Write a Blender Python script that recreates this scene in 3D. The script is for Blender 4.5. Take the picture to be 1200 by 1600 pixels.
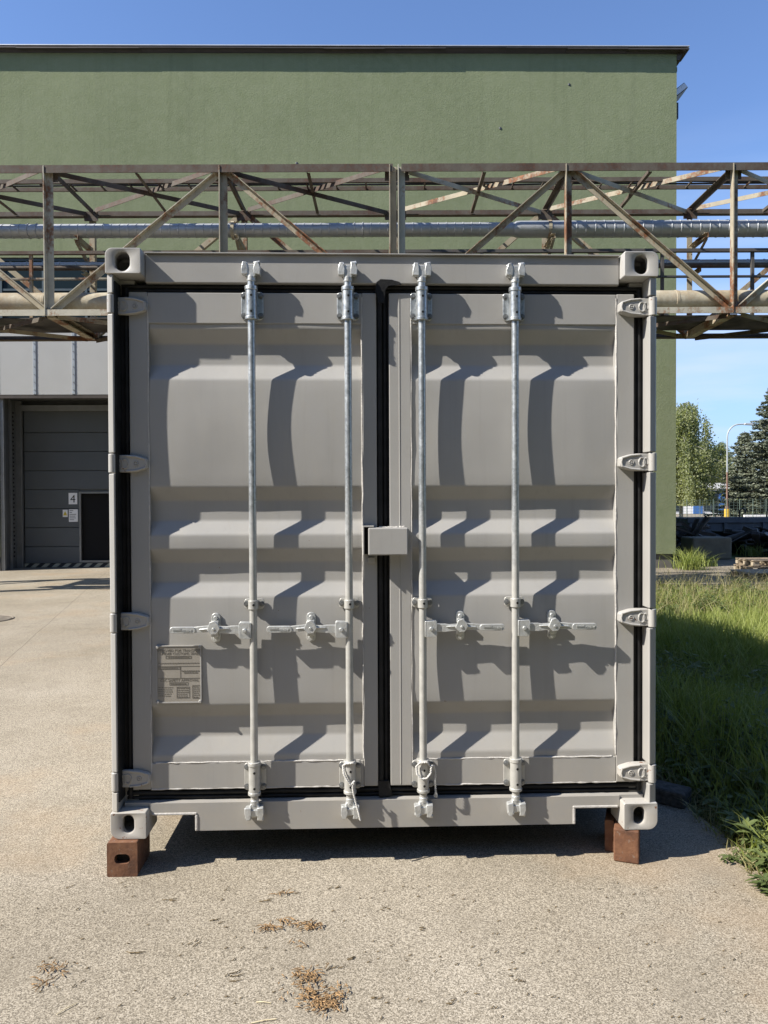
import bpy, math, random
import numpy as np
from mathutils import Vector, Matrix

for o in list(bpy.data.objects):
    bpy.data.objects.remove(o, do_unlink=True)
scene = bpy.context.scene
col = scene.collection
R = math.radians
EYE = 1.64

# ------------------------------------------------------------------ camera
PITCH, ROLL = 0.0156376, -0.0039585
cp, sp = math.cos(PITCH), math.sin(PITCH)
_f = Vector((0, cp, -sp)); _u = Vector((0, sp, cp)); _r = Vector((1, 0, 0))
CR = _r * math.cos(ROLL) + _u * math.sin(ROLL)
CU = _u * math.cos(ROLL) - _r * math.sin(ROLL)
cam = bpy.data.cameras.new('camera')
cam.sensor_fit = 'VERTICAL'; cam.sensor_height = 36.0; cam.lens = 27.0
cam.clip_start = 0.05; cam.clip_end = 3000
camo = bpy.data.objects.new('camera', cam); col.objects.link(camo)
camo.matrix_world = Matrix(((CR.x, CU.x, -_f.x, 0), (CR.y, CU.y, -_f.y, 0), (CR.z, CU.z, -_f.z, EYE), (0, 0, 0, 1)))
scene.camera = camo

# ------------------------------------------------------------------ sun and sky
SUN = Vector((0.989, 0.350, -0.95)).normalized()          # direction the light travels
sun = bpy.data.lights.new('sun', 'SUN'); sun.energy = 5.0; sun.angle = R(0.53); sun.color = (1.0, 0.95, 0.87)
suno = bpy.data.objects.new('sun', sun); col.objects.link(suno)
suno.rotation_euler = SUN.to_track_quat('-Z', 'Y').to_euler()
world = bpy.data.worlds.new('World'); scene.world = world; world.use_nodes = True
wn, wl = world.node_tree.nodes, world.node_tree.links
wn.clear()
wout = wn.new('ShaderNodeOutputWorld'); wbg = wn.new('ShaderNodeBackground'); wbg.inputs[1].default_value = 0.092
sky = wn.new('ShaderNodeTexSky'); sky.sky_type = 'NISHITA'; sky.sun_disc = False
sky.sun_elevation = math.asin(-SUN.z); sky.sun_rotation = math.atan2(-SUN.x, -SUN.y)
sky.air_density = 1.0; sky.dust_density = 0.25; sky.ozone_density = 4.0
tc = wn.new('ShaderNodeTexCoord'); mp = wn.new('ShaderNodeMapping'); mp.inputs['Scale'].default_value = (1.1, 1.1, 7.0)
mp.inputs['Location'].default_value = (2.3, 0.4, 0.9)
nz = wn.new('ShaderNodeTexNoise'); nz.inputs['Scale'].default_value = 2.3; nz.inputs['Detail'].default_value = 7; nz.inputs['Roughness'].default_value = 0.52
cr = wn.new('ShaderNodeValToRGB'); cr.color_ramp.elements[0].position = 0.40; cr.color_ramp.elements[1].position = 0.66
sx = wn.new('ShaderNodeSeparateXYZ')
band = wn.new('ShaderNodeValToRGB')                       # thin cloud lies low in the sky all round
band.color_ramp.elements[0].position = 0.0; band.color_ramp.elements[0].color = (1, 1, 1, 1)
band.color_ramp.elements[1].position = 0.42; band.color_ramp.elements[1].color = (0, 0, 0, 1)
mul = wn.new('ShaderNodeMath'); mul.operation = 'MULTIPLY'
mixc = wn.new('ShaderNodeMix'); mixc.data_type = 'RGBA'; mixc.inputs['B'].default_value = (4.3, 4.7, 5.3, 1)
wl.new(tc.outputs['Generated'], mp.inputs[0]); wl.new(mp.outputs[0], nz.inputs[0]); wl.new(nz.outputs[0], cr.inputs[0])
wl.new(tc.outputs['Generated'], sx.inputs[0]); wl.new(sx.outputs[2], band.inputs[0])
wl.new(cr.outputs[0], mul.inputs[0]); wl.new(band.outputs[0], mul.inputs[1])
haze = wn.new('ShaderNodeValToRGB'); haze.color_ramp.elements[0].position = 0.0; haze.color_ramp.elements[0].color = (0.85, 0.85, 0.85, 1)
haze.color_ramp.elements[1].position = 0.40; haze.color_ramp.elements[1].color = (0, 0, 0, 1)
mixh = wn.new('ShaderNodeMix'); mixh.data_type = 'RGBA'; mixh.inputs['B'].default_value = (2.3, 3.5, 4.9, 1)
wl.new(sx.outputs[2], haze.inputs[0]); wl.new(haze.outputs[0], mixh.inputs['Factor']); wl.new(sky.outputs[0], mixh.inputs['A'])
wl.new(mul.outputs[0], mixc.inputs['Factor']); wl.new(mixh.outputs['Result'], mixc.inputs['A'])
tint = wn.new('ShaderNodeMix'); tint.data_type = 'RGBA'; tint.blend_type = 'MULTIPLY'; tint.inputs['Factor'].default_value = 1.0; tint.inputs['B'].default_value = (0.96, 1.0, 1.14, 1)
wl.new(mixc.outputs['Result'], tint.inputs['A']); wl.new(tint.outputs['Result'], wbg.inputs[0]); wl.new(wbg.outputs[0], wout.inputs[0])
scene.view_settings.view_transform = 'Standard'; scene.view_settings.look = 'None'
scene.view_settings.exposure = 1.03; scene.view_settings.gamma = 1.0
scene.render.engine = 'CYCLES'

# ------------------------------------------------------------------ helpers
def at(px, py, Y):
    """world point at depth Y seen at a given place of the 1200x1600 photograph"""
    d = _f + CR * ((px - 600) / 1200) + CU * ((800 - py) / 1200)
    return d * (Y / d.y) + Vector((0, 0, EYE))

class MB:
    def __init__(s): s.v = []; s.f = []
    def add(s, vs, fs):
        n = len(s.v); s.v += [tuple(q) for q in vs]; s.f += [tuple(i + n for i in f) for f in fs]; return s
    def box(s, x0, x1, y0, y1, z0, z1, m=None):
        vs = [Vector((x, y, z)) for x in (x0, x1) for y in (y0, y1) for z in (z0, z1)]
        if m is not None: vs = [m @ q for q in vs]
        return s.add(vs, [(0, 1, 3, 2), (4, 6, 7, 5), (0, 4, 5, 1), (2, 3, 7, 6), (0, 2, 6, 4), (1, 5, 7, 3)])
    def prism(s, poly, a, b, axis='y'):
        """poly of 2D points extruded from a to b; axis y: points are (x,z); z: (x,y); x: (y,z)"""
        def P(p, t):
            return (p[0], t, p[1]) if axis == 'y' else ((p[0], p[1], t) if axis == 'z' else (t, p[0], p[1]))
        n = len(poly)
        vs = [P(p, a) for p in poly] + [P(p, b) for p in poly]
        fs = [tuple(range(n)), tuple(range(2 * n - 1, n - 1, -1))]
        fs += [(i, i + n, (i + 1) % n + n, (i + 1) % n) for i in range(n)]
        return s.add(vs, fs)
    def cyl(s, p0, p1, r, n=16, r2=None, caps=True):
        p0, p1 = Vector(p0), Vector(p1); d = (p1 - p0).normalized()
        a = d.orthogonal().normalized(); b = d.cross(a); r2 = r if r2 is None else r2
        vs = [p0 + (a * math.cos(2 * math.pi * i / n) + b * math.sin(2 * math.pi * i / n)) * r for i in range(n)]
        vs += [p1 + (a * math.cos(2 * math.pi * i / n) + b * math.sin(2 * math.pi * i / n)) * r2 for i in range(n)]
        fs = [(i, (i + 1) % n, (i + 1) % n + n, i + n) for i in range(n)]
        if caps: fs += [tuple(range(n - 1, -1, -1)), tuple(range(n, 2 * n))]
        return s.add(vs, fs)
    def tube(s, pts, r, n=8, caps=True):
        pts = [Vector(p) for p in pts]; rings = []; m = len(pts)
        rr = r if isinstance(r, (list, tuple)) else [r] * m
        a = None
        for i, p in enumerate(pts):
            d = (pts[min(i + 1, m - 1)] - pts[max(i - 1, 0)]).normalized()
            if a is None: a = d.orthogonal().normalized()
            else:
                a = a - d * a.dot(d); a = a.normalized() if a.length > 1e-6 else d.orthogonal().normalized()
            b = d.cross(a)
            rings += [p + (a * math.cos(2 * math.pi * k / n) + b * math.sin(2 * math.pi * k / n)) * rr[i] for k in range(n)]
        fs = [(i * n + k, i * n + (k + 1) % n, (i + 1) * n + (k + 1) % n, (i + 1) * n + k) for i in range(m - 1) for k in range(n)]
        if caps: fs += [tuple(range(n - 1, -1, -1)), tuple(range((m - 1) * n, m * n))]
        return s.add(rings, fs)
    def lathe_x(s, prof, y, z, n=20):
        """prof: (x, r) pairs, turned round the line parallel to X through y, z"""
        m = len(prof)
        vs = [(x, y + r * math.cos(2 * math.pi * k / n), z + r * math.sin(2 * math.pi * k / n)) for x, r in prof for k in range(n)]
        fs = [(i * n + k, i * n + (k + 1) % n, (i + 1) * n + (k + 1) % n, (i + 1) * n + k) for i in range(m - 1) for k in range(n)]
        return s.add(vs, fs)
    def beam(s, p0, p1, w, h=None, prof='L', up=(0, 0, 1), t=None):
        """straight rolled section between two points"""
        p0, p1 = Vector(p0), Vector(p1); d = (p1 - p0).normalized(); h = h or w; t = t or max(0.008, w * 0.13)
        up = Vector(up); sd = d.cross(up)
        if sd.length < 1e-3: sd = d.cross(Vector((0, 1, 0)))
        sd.normalize(); u2 = sd.cross(d).normalized()
        if prof == 'L': pg = [(-w/2, -h/2), (w/2, -h/2), (w/2, -h/2 + t), (-w/2 + t, -h/2 + t), (-w/2 + t, h/2), (-w/2, h/2)]
        elif prof == 'l': pg = [(w/2, h/2), (-w/2, h/2), (-w/2, h/2 - t), (w/2 - t, h/2 - t), (w/2 - t, -h/2), (w/2, -h/2)]
        elif prof == 'U': pg = [(-w/2, -h/2), (w/2, -h/2), (w/2, -h/2 + t), (-w/2 + t, -h/2 + t), (-w/2 + t, h/2 - t), (w/2, h/2 - t), (w/2, h/2), (-w/2, h/2)]
        elif prof == 'I':
            q = t / 2
            pg = [(-w/2, -h/2), (w/2, -h/2), (w/2, -h/2 + t), (q, -h/2 + t), (q, h/2 - t), (w/2, h/2 - t), (w/2, h/2), (-w/2, h/2), (-w/2, h/2 - t), (-q, h/2 - t), (-q, -h/2 + t), (-w/2, -h/2 + t)]
        else: pg = [(-w/2, -h/2), (w/2, -h/2), (w/2, h/2), (-w/2, h/2)]
        n = len(pg)
        vs = [p0 + sd * a + u2 * b for a, b in pg] + [p1 + sd * a + u2 * b for a, b in pg]
        fs = [tuple(range(n - 1, -1, -1)), tuple(range(n, 2 * n))] + [(i, (i + 1) % n, (i + 1) % n + n, i + n) for i in range(n)]
        return s.add(vs, fs)
    def mesh(s, name, mat, smooth=None):
        me = bpy.data.meshes.new(name); me.from_pydata(s.v, [], s.f); me.materials.append(mat)
        import bmesh
        bm = bmesh.new(); bm.from_mesh(me); bmesh.ops.recalc_face_normals(bm, faces=bm.faces); bm.to_mesh(me); bm.free()
        if smooth:
            me.polygons.foreach_set('use_smooth', [True] * len(me.polygons)); me.set_sharp_from_angle(angle=R(smooth))
        return me
    def build(s, name, mat, parent=None, smooth=None, bevel=0, seg=2, loc=None):
        return link(name, s.mesh(name, mat, smooth), parent, bevel, seg, loc)

def link(name, me, parent=None, bevel=0, seg=2, loc=None):
    o = bpy.data.objects.new(name, me); col.objects.link(o); o.parent = parent
    if loc is not None: o.location = loc
    if bevel:
        b = o.modifiers.new('bevel', 'BEVEL'); b.width = bevel; b.segments = seg; b.limit_method = 'ANGLE'; b.angle_limit = R(35)
        b.harden_normals = False
    return o

def tag(o, label=None, cat=None, group=None, kind=None):
    if label: o['label'] = label
    if cat: o['category'] = cat
    if group: o['group'] = group
    if kind: o['kind'] = kind
    return o

def empty(name, loc=(0, 0, 0), rz=0):
    o = bpy.data.objects.new(name, None); col.objects.link(o); o.location = loc; o.rotation_euler = (0, 0, rz); o.empty_display_size = 0.2
    return o

def copy_tree(o, parent=None):
    c = o.copy(); col.objects.link(c); c.parent = parent
    for ch in list(o.children): copy_tree(ch, c)
    return c

def raw_mesh(name, V, Fq, mat, smooth=False):
    me = bpy.data.meshes.new(name)
    V = np.asarray(V, dtype=np.float32); Fq = np.asarray(Fq, dtype=np.int32)
    k = Fq.shape[1]; nf = len(Fq)
    me.vertices.add(len(V)); me.vertices.foreach_set('co', V.ravel())
    me.loops.add(nf * k); me.loops.foreach_set('vertex_index', Fq.ravel())
    me.polygons.add(nf); me.polygons.foreach_set('loop_start', np.arange(0, nf * k, k, dtype=np.int32))
    me.polygons.foreach_set('loop_total', np.full(nf, k, dtype=np.int32))
    if smooth: me.polygons.foreach_set('use_smooth', np.ones(nf, dtype=bool))
    me.update(calc_edges=True); me.validate(); me.materials.append(mat)
    return me

# ------------------------------------------------------------------ materials
class NT:
    def __init__(s, name):
        s.m = bpy.data.materials.new(name); s.m.use_nodes = True
        s.n = s.m.node_tree.nodes; s.l = s.m.node_tree.links
        s.bs = s.n['Principled BSDF']; s.pos = s.n.new('ShaderNodeNewGeometry').outputs['Position']
    def noise(s, scale, detail=4, rough=0.55, stretch=None, vec=None, loc=(0, 0, 0), distort=0):
        x = s.n.new('ShaderNodeTexNoise'); x.inputs['Scale'].default_value = scale; x.inputs['Detail'].default_value = detail
        x.inputs['Roughness'].default_value = rough; x.inputs['Distortion'].default_value = distort
        mpn = s.n.new('ShaderNodeMapping'); mpn.inputs['Scale'].default_value = stretch or (1, 1, 1); mpn.inputs['Location'].default_value = loc
        s.l.new(vec or s.pos, mpn.inputs[0]); s.l.new(mpn.outputs[0], x.inputs[0])
        return x.outputs[0]
    def voro(s, scale, feature='F1', out='Distance', rnd=1.0):
        x = s.n.new('ShaderNodeTexVoronoi'); x.feature = feature; x.inputs['Scale'].default_value = scale
        x.inputs['Randomness'].default_value = rnd
        s.l.new(s.pos, x.inputs['Vector']); return x.outputs[out]
    def ramp(s, fac, stops):
        x = s.n.new('ShaderNodeValToRGB'); e = x.color_ramp.elements
        while len(e) < len(stops): e.new(0.5)
        for i, (p, c) in enumerate(stops):
            e[i].position = p; e[i].color = (c, c, c, 1) if isinstance(c, (int, float)) else (*c, 1)
        s.l.new(fac, x.inputs[0]); return x.outputs[0]
    def mix(s, fac, a, b, mode='MIX'):
        x = s.n.new('ShaderNodeMix'); x.data_type = 'RGBA'; x.blend_type = mode
        for sock, val in ((x.inputs['Factor'], fac), (x.inputs['A'], a), (x.inputs['B'], b)):
            if isinstance(val, (int, float)): sock.default_value = val if sock.name == 'Factor' else (val, val, val, 1)
            elif isinstance(val, tuple): sock.default_value = (*val, 1)
            else: s.l.new(val, sock)
        return x.outputs['Result']
    def math(s, op, a, b=0.0):
        x = s.n.new('ShaderNodeMath'); x.operation = op
        for i, val in enumerate((a, b)):
            if isinstance(val, (int, float)): x.inputs[i].default_value = val
            else: s.l.new(val, x.inputs[i])
        return x.outputs[0]
    def sep(s, vec=None):
        x = s.n.new('ShaderNodeSeparateXYZ'); s.l.new(vec or s.pos, x.inputs[0]); return x.outputs
    def set(s, color=None, rough=None, metal=None, bump=None, bstr=0.3, bdist=0.01, spec=None):
        for nm, val in (('Base Color', color), ('Roughness', rough), ('Metallic', metal), ('Specular IOR Level', spec)):
            if val is None: continue
            i = s.bs.inputs[nm]
            if isinstance(val, tuple): i.default_value = (*val, 1)
            elif isinstance(val, (int, float)): i.default_value = val
            else: s.l.new(val, i)
        if bump is not None:
            b = s.n.new('ShaderNodeBump'); b.inputs['Strength'].default_value = bstr; b.inputs['Distance'].default_value = bdist
            s.l.new(bump, b.inputs['Height']); s.l.new(b.outputs[0], s.bs.inputs['Normal'])
        return s.m

M = {}
def plain(name, c, rough=0.6, metal=0.0, var=0.12, scale=6, bump=0.15, bscale=60, spec=0.4):
    t = NT(name); n1 = t.noise(scale, 5)
    k = t.ramp(n1, [(0.3, tuple(x * (1 - var) for x in c)), (0.7, tuple(min(1, x * (1 + var)) for x in c))])
    M[name] = t.set(k, rough, metal, t.noise(bscale, 3), bump, 0.004, spec); return M[name]

def paint(name, c, chips=0.70, rust=(0.16, 0.06, 0.025)):
    t = NT(name)
    big = t.noise(1.3, 4, 0.6); fine = t.noise(14, 5, 0.6, (1, 1, 0.25))
    a = t.ramp(big, [(0.25, tuple(x * 0.90 for x in c)), (0.75, tuple(x * 1.07 for x in c))])
    a = t.mix(t.ramp(fine, [(0.52, 0.0), (0.75, 0.30)]), a, tuple(x * y for x, y in zip(c, (1.12, 1.08, 1.0))))     # dust film
    st = t.noise(7, 5, 0.65, (3.2, 3.2, 0.10)); a = t.mix(t.ramp(st, [(0.54, 0.0), (0.78, 0.30)]), a, tuple(x * 0.72 for x in c))           # rain streaks
    sm = t.noise(2.6, 7, 0.7, (1, 1, 1), None, (3, 1, 7)); a = t.mix(t.ramp(sm, [(0.55, 0.0), (0.70, 0.22)]), a, tuple(x * y for x, y in zip(c, (0.86, 0.80, 0.70))))   # grime
    zl = t.n.new('ShaderNodeMapRange'); zl.inputs['From Min'].default_value = 0.15; zl.inputs['From Max'].default_value = 0.75; zl.inputs['To Min'].default_value = 0.45; zl.inputs['To Max'].default_value = 0.0
    t.l.new(t.sep()[2], zl.inputs['Value']); a = t.mix(t.math('MULTIPLY', zl.outputs[0], t.ramp(t.noise(5, 6, 0.7), [(0.35, 0.0), (0.65, 1.0)])), a, (0.36, 0.315, 0.25))          # splashed dust
    ch = t.noise(38, 3, 0.6)
    a = t.mix(t.ramp(ch, [(chips, 0.0), (chips + 0.025, 1.0)]), a, rust)
    rg = t.ramp(t.noise(5, 4), [(0.3, 0.36), (0.7, 0.52)])
    M[name] = t.set(a, rg, 0.0, t.noise(90, 2), 0.10, 0.002, 0.45); return M[name]

paint('container_paint', (0.298, 0.289, 0.270), 0.765)
paint('casting_paint', (0.345, 0.333, 0.310), 0.675)
paint('frame_paint', (0.298, 0.289, 0.270), 0.76)
plain('rubber', (0.013, 0.013, 0.013), 0.6, 0, 0.5, 12, 0.3, 80, 0.22)
plain('black_void', (0.004, 0.004, 0.004), 0.9, 0, 0.1)
plain('bolt_steel', (0.20, 0.205, 0.205), 0.4, 0.6, 0.3, 60, 0.2)
plain('weld', (0.42, 0.40, 0.37), 0.5, 0, 0.15, 40, 0.6, 120)

t = NT('galvanised')
vz = t.voro(95, out='Color'); g = t.ramp(t.sep(vz)[0], [(0.0, (0.37, 0.39, 0.395)), (1.0, (0.52, 0.54, 0.545))])
g = t.mix(t.ramp(t.noise(9, 5), [(0.5, 0.0), (0.75, 0.6)]), g, (0.31, 0.31, 0.30))
M['galvanised'] = t.set(g, t.ramp(t.noise(30, 4), [(0.3, 0.30), (0.7, 0.5)]), 0.75, t.noise(120, 3), 0.2, 0.002)
t = NT('zinc_paint')
g = t.ramp(t.noise(18, 5), [(0.3, (0.38, 0.385, 0.372)), (0.7, (0.54, 0.545, 0.525))])
M['zinc_paint'] = t.set(g, 0.40, 0.45, t.noise(60, 4), 0.5, 0.004)
# the bars: zinc above, overspray of pale paint below
t = NT('bar_metal')
vz = t.voro(95, out='Color'); g = t.ramp(t.sep(vz)[0], [(0.0, (0.37, 0.39, 0.395)), (1.0, (0.52, 0.54, 0.545))])
low = t.ramp(t.math('ADD', t.sep()[2], t.math('MULTIPLY', t.noise(8, 4), 0.5)), [(0.0, 1.0), (1.0, 0.0)])
low.node.color_ramp.elements[0].position = 0.0
zz = t.n.new('ShaderNodeMapRange'); zz.inputs['From Min'].default_value = 1.45; zz.inputs['From Max'].default_value = 1.95
zz.inputs['To Min'].default_value = 1.0; zz.inputs['To Max'].default_value = 0.0
t.l.new(t.math('ADD', t.sep()[2], t.math('MULTIPLY', t.noise(6, 4), 0.5)), zz.inputs['Value'])
g = t.mix(zz.outputs[0], g, t.ramp(t.noise(25, 5), [(0.3, (0.34, 0.333, 0.305)), (0.7, (0.43, 0.42, 0.385))]))
M['bar_metal'] = t.set(g, t.ramp(t.noise(30, 4), [(0.3, 0.28), (0.7, 0.46)]), t.math('ADD', t.math('MULTIPLY', t.math('SUBTRACT', 1.0, zz.outputs[0]), 0.6), 0.2), t.noise(120, 3), 0.15, 0.002)

t = NT('rusty_block')
a = t.ramp(t.noise(11, 7, 0.65), [(0.25, (0.05, 0.023, 0.013)), (0.5, (0.125, 0.054, 0.026)), (0.75, (0.20, 0.095, 0.046))])
a = t.mix(t.ramp(t.noise(55, 4), [(0.62, 0.0), (0.68, 0.8)]), a, (0.17, 0.12, 0.09))
M['rusty_block'] = t.set(a, 0.8, 0.05, t.noise(70, 5), 0.5, 0.004)

def rusted(name, c, lo, hi, rust=(0.105, 0.052, 0.030), dark=(0.042, 0.030, 0.024)):
    t = NT(name)
    n1 = t.noise(2.2, 7, 0.68, (1, 1, 0.6)); n2 = t.noise(17, 6, 0.65)
    s_ = t.math('ADD', t.math('MULTIPLY', n1, 0.72), t.math('MULTIPLY', n2, 0.28))
    a = t.ramp(t.noise(4, 4), [(0.3, tuple(x * 0.82 for x in c)), (0.7, tuple(x * 1.1 for x in c))])
    ru = t.ramp(n2, [(0.3, dark), (0.55, rust), (0.75, tuple(min(1, x * 1.7) for x in rust))])
    M[name] = t.set(t.mix(t.ramp(s_, [(lo, 0.0), (hi, 1.0)]), a, ru), 0.75, 0.0, n2, 0.35, 0.004, 0.3)
rusted('truss_paint', (0.335, 0.295, 0.215), 0.49, 0.58, (0.17, 0.075, 0.035))
rusted('truss_rust', (0.098, 0.082, 0.064), 0.46, 0.62, (0.066, 0.035, 0.022))
rusted('truss_pale', (0.41, 0.38, 0.295), 0.51, 0.60, (0.20, 0.095, 0.045))
rusted('old_pipe', (0.385, 0.345, 0.255), 0.42, 0.62, (0.22, 0.165, 0.10), (0.13, 0.105, 0.075))
rusted('rail_dark', (0.075, 0.07, 0.065), 0.55, 0.75, (0.1, 0.06, 0.04))
t = NT('pipe_cladding')
g = t.ramp(t.noise(1.6, 5, 0.6, (1, 1, 1)), [(0.3, (0.33, 0.345, 0.355)), (0.7, (0.47, 0.48, 0.48))])
M['pipe_cladding'] = t.set(g, t.ramp(t.noise(5, 4), [(0.3, 0.38), (0.7, 0.55)]), 0.55, t.noise(6, 4), 0.25, 0.03)

t = NT('green_render')
a = t.ramp(t.noise(0.45, 5, 0.6), [(0.3, (0.160, 0.184, 0.101)), (0.7, (0.194, 0.219, 0.122))])
a = t.mix(t.ramp(t.noise(5.0, 7, 0.72), [(0.35, 0.0), (0.75, 0.55)]), a, (0.235, 0.255, 0.162))
a = t.mix(t.ramp(t.noise(3.0, 4, 0.6, (2.2, 2.2, 0.07)), [(0.52, 0.0), (0.8, 0.34)]), a, (0.125, 0.142, 0.082))
M['green_render'] = t.set(a, 0.95, 0, t.noise(22, 7, 0.75), 0.24, 0.03, 0.15)

t = NT('pavement')
sz = t.voro(250, out='Color'); stone = t.ramp(t.sep(sz)[0], [(0.0, (0.11, 0.098, 0.080)), (0.22, (0.20, 0.180, 0.147)), (0.55, (0.305, 0.276, 0.229)), (1.0, (0.47, 0.435, 0.375))])
fine = t.noise(120, 4, 0.65)
a = t.mix(t.ramp(fine, [(0.36, 0.45), (0.50, 0.0)]), stone, (0.12, 0.107, 0.088))
patch = t.noise(0.55, 6, 0.6); a = t.mix(1.0, a, t.ramp(patch, [(0.3, (0.74, 0.69, 0.60)), (0.7, (1.06, 1.025, 0.96))]), 'MULTIPLY')
st = t.noise(2.4, 6, 0.65, (1, 1, 1), None, (5, 3, 0)); a = t.mix(t.ramp(st, [(0.52, 0.0), (0.74, 0.55)]), a, (0.175, 0.15, 0.112))
og = t.noise(0.9, 5, 0.6, (1, 1, 1), None, (9, 2, 4)); a = t.mix(t.ramp(og, [(0.54, 0.0), (0.74, 0.42)]), a, (0.31, 0.215, 0.125))
xyz = t.sep()
jd = t.math('ADD', t.math('ADD', t.math('MULTIPLY', xyz[0], 0.968), t.math('MULTIPLY', xyz[1], 0.249)), t.math('MULTIPLY', t.noise(1.5, 4), 0.04))
jm = t.math('PINGPONG', t.math('ADD', jd, 1.79), 2.5)
joint = t.ramp(jm, [(0.0, 0.8), (0.007, 0.0)])
jd2 = t.math('ADD', t.math('ADD', t.math('MULTIPLY', xyz[0], -0.249), t.math('MULTIPLY', xyz[1], 0.968)), t.math('MULTIPLY', t.noise(1.1, 4), 0.12))
joint2 = t.ramp(t.math('PINGPONG', t.math('SUBTRACT', jd2, 11.2), 3.0), [(0.0, 0.7), (0.010, 0.0)])
far = t.n.new('ShaderNodeMapRange'); far.inputs['From Min'].default_value = 4.5; far.inputs['From Max'].default_value = 7
t.l.new(xyz[1], far.inputs['Value'])
jj = t.math('MULTIPLY', t.math('MAXIMUM', joint, joint2), far.outputs[0])
a = t.mix(jj, a, (0.10, 0.085, 0.065))
hb = t.math('ADD', t.sep(sz)[1], t.math('MULTIPLY', fine, 0.8))
M['pavement'] = t.set(a, 0.92, 0, hb, 0.42, 0.005, 0.2)

t = NT('dirt')
a = t.ramp(t.noise(1.1, 8, 0.68), [(0.25, (0.13, 0.11, 0.08)), (0.5, (0.26, 0.225, 0.17)), (0.75, (0.35, 0.31, 0.245))])
a = t.mix(t.ramp(t.noise(24, 5), [(0.35, 0.6), (0.6, 0.0)]), a, (0.13, 0.11, 0.08))
M['dirt'] = t.set(a, 0.95, 0, t.noise(30, 7, 0.7), 0.8, 0.06, 0.15)
t = NT('soil')
a = t.ramp(t.noise(0.8, 8, 0.7), [(0.3, (0.045, 0.055, 0.022)), (0.6, (0.10, 0.11, 0.045)), (0.8, (0.17, 0.15, 0.085))])
M['soil'] = t.set(a, 0.95, 0, t.noise(14, 7), 0.8, 0.08, 0.1)

def leafmat(name, c1, c2, scale=3.0, trans=0.25, rough=0.5):
    t = NT(name); a = t.ramp(t.noise(scale, 4, 0.7), [(0.3, c1), (0.7, c2)])
    m = t.set(a, rough, 0, spec=0.35)
    tr = t.n.new('ShaderNodeBsdfTranslucent'); t.l.new(t.mix(1.0, a, (1.1, 1.15, 0.5), 'MULTIPLY'), tr.inputs[0])
    ms = t.n.new('ShaderNodeMixShader'); ms.inputs[0].default_value = trans
    out = t.n['Material Output']; t.l.new(t.bs.outputs[0], ms.inputs[1]); t.l.new(tr.outputs[0], ms.inputs[2]); t.l.new(ms.outputs[0], out.inputs[0])
    M[name] = m
leafmat('grass', (0.13, 0.18, 0.035), (0.36, 0.385, 0.115), 4.0, 0.35)
leafmat('dry_grass', (0.22, 0.20, 0.09), (0.33, 0.29, 0.14), 4.0, 0.3)
leafmat('weed', (0.075, 0.105, 0.032), (0.145, 0.175, 0.065), 9.0, 0.3)
leafmat('birch_leaf', (0.20, 0.225, 0.11), (0.36, 0.375, 0.21), 0.8, 0.5)
leafmat('spruce_needle', (0.075, 0.092, 0.066), (0.18, 0.195, 0.13), 1.2, 0.1)
leafmat('poplar_leaf', (0.12, 0.15, 0.045), (0.20, 0.22, 0.09), 0.7, 0.35)
plain('bark', (0.10, 0.08, 0.06), 0.9, 0, 0.3, 8, 0.5, 30)
plain('birch_bark', (0.26, 0.25, 0.22), 0.8, 0, 0.35, 5, 0.3, 30)
plain('cladding', (0.355, 0.355, 0.34), 0.42, 0.0, 0.05, 0.8, 0.05, 10, 0.5)
plain('cladding_joint', (0.42, 0.45, 0.47), 0.35, 0.5, 0.15, 5)
plain('door_panel', (0.085, 0.094, 0.097), 0.5, 0, 0.06, 1.5, 0.05)
plain('door_frame', (0.10, 0.103, 0.10), 0.5, 0.2, 0.15, 3)
plain('aluminium', (0.22, 0.225, 0.22), 0.45, 0.6, 0.1, 5)
plain('coping', (0.06, 0.05, 0.042), 0.5, 0.2, 0.2, 3)
plain('coping_edge', (0.55, 0.55, 0.55), 0.4, 0.5, 0.1, 3)
plain('concrete', (0.17, 0.152, 0.112), 0.92, 0, 0.25, 3, 0.6, 25)
plain('plinth', (0.11, 0.105, 0.095), 0.9, 0, 0.2, 3, 0.5, 25)
plain('kerb', (0.062, 0.058, 0.052), 0.92, 0, 0.5, 45, 0.9, 60)
plain('skip_steel', (0.11, 0.12, 0.135), 0.6, 0.2, 0.25, 3, 0.2)
plain('scrap_steel', (0.06, 0.054, 0.05), 0.55, 0.3, 0.75, 3, 0.4)
plain('old_wood', (0.20, 0.155, 0.105), 0.85, 0, 0.3, 9, 0.5, 40)
plain('pale_wood', (0.32, 0.265, 0.19), 0.8, 0, 0.2, 9, 0.4, 40)
plain('white_wall', (0.74, 0.73, 0.70), 0.7, 0, 0.06, 1)
plain('blue_panel', (0.05, 0.14, 0.36), 0.5, 0, 0.1, 1)
plain('dark_glass', (0.02, 0.03, 0.035), 0.12, 0.0, 0.1, 1, 0.02, 4, 0.5)
t = NT('window_glass'); M['window_glass'] = t.set((0.010, 0.019, 0.023), 0.3, 0, spec=0.12)
plain('mullion', (0.05, 0.07, 0.08), 0.5, 0.2)
plain('sign_white', (0.78, 0.78, 0.76), 0.5, 0, 0.03)
plain('sign_yellow', (0.70, 0.55, 0.06), 0.5, 0, 0.05)
plain('ink', (0.02, 0.02, 0.02), 0.6, 0, 0.1)
plain('plate_metal', (0.27, 0.247, 0.21), 0.5, 0.1, 0.06, 20, 0.1)
plain('plate_ink', (0.135, 0.122, 0.10), 0.6, 0, 0.1)
plain('rope', (0.47, 0.455, 0.42), 0.8, 0, 0.2, 60)
plain('lamp_post', (0.42, 0.44, 0.44), 0.5, 0.3, 0.1)
plain('lamp_post_red', (0.19, 0.115, 0.085), 0.7, 0, 0.2)
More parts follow.
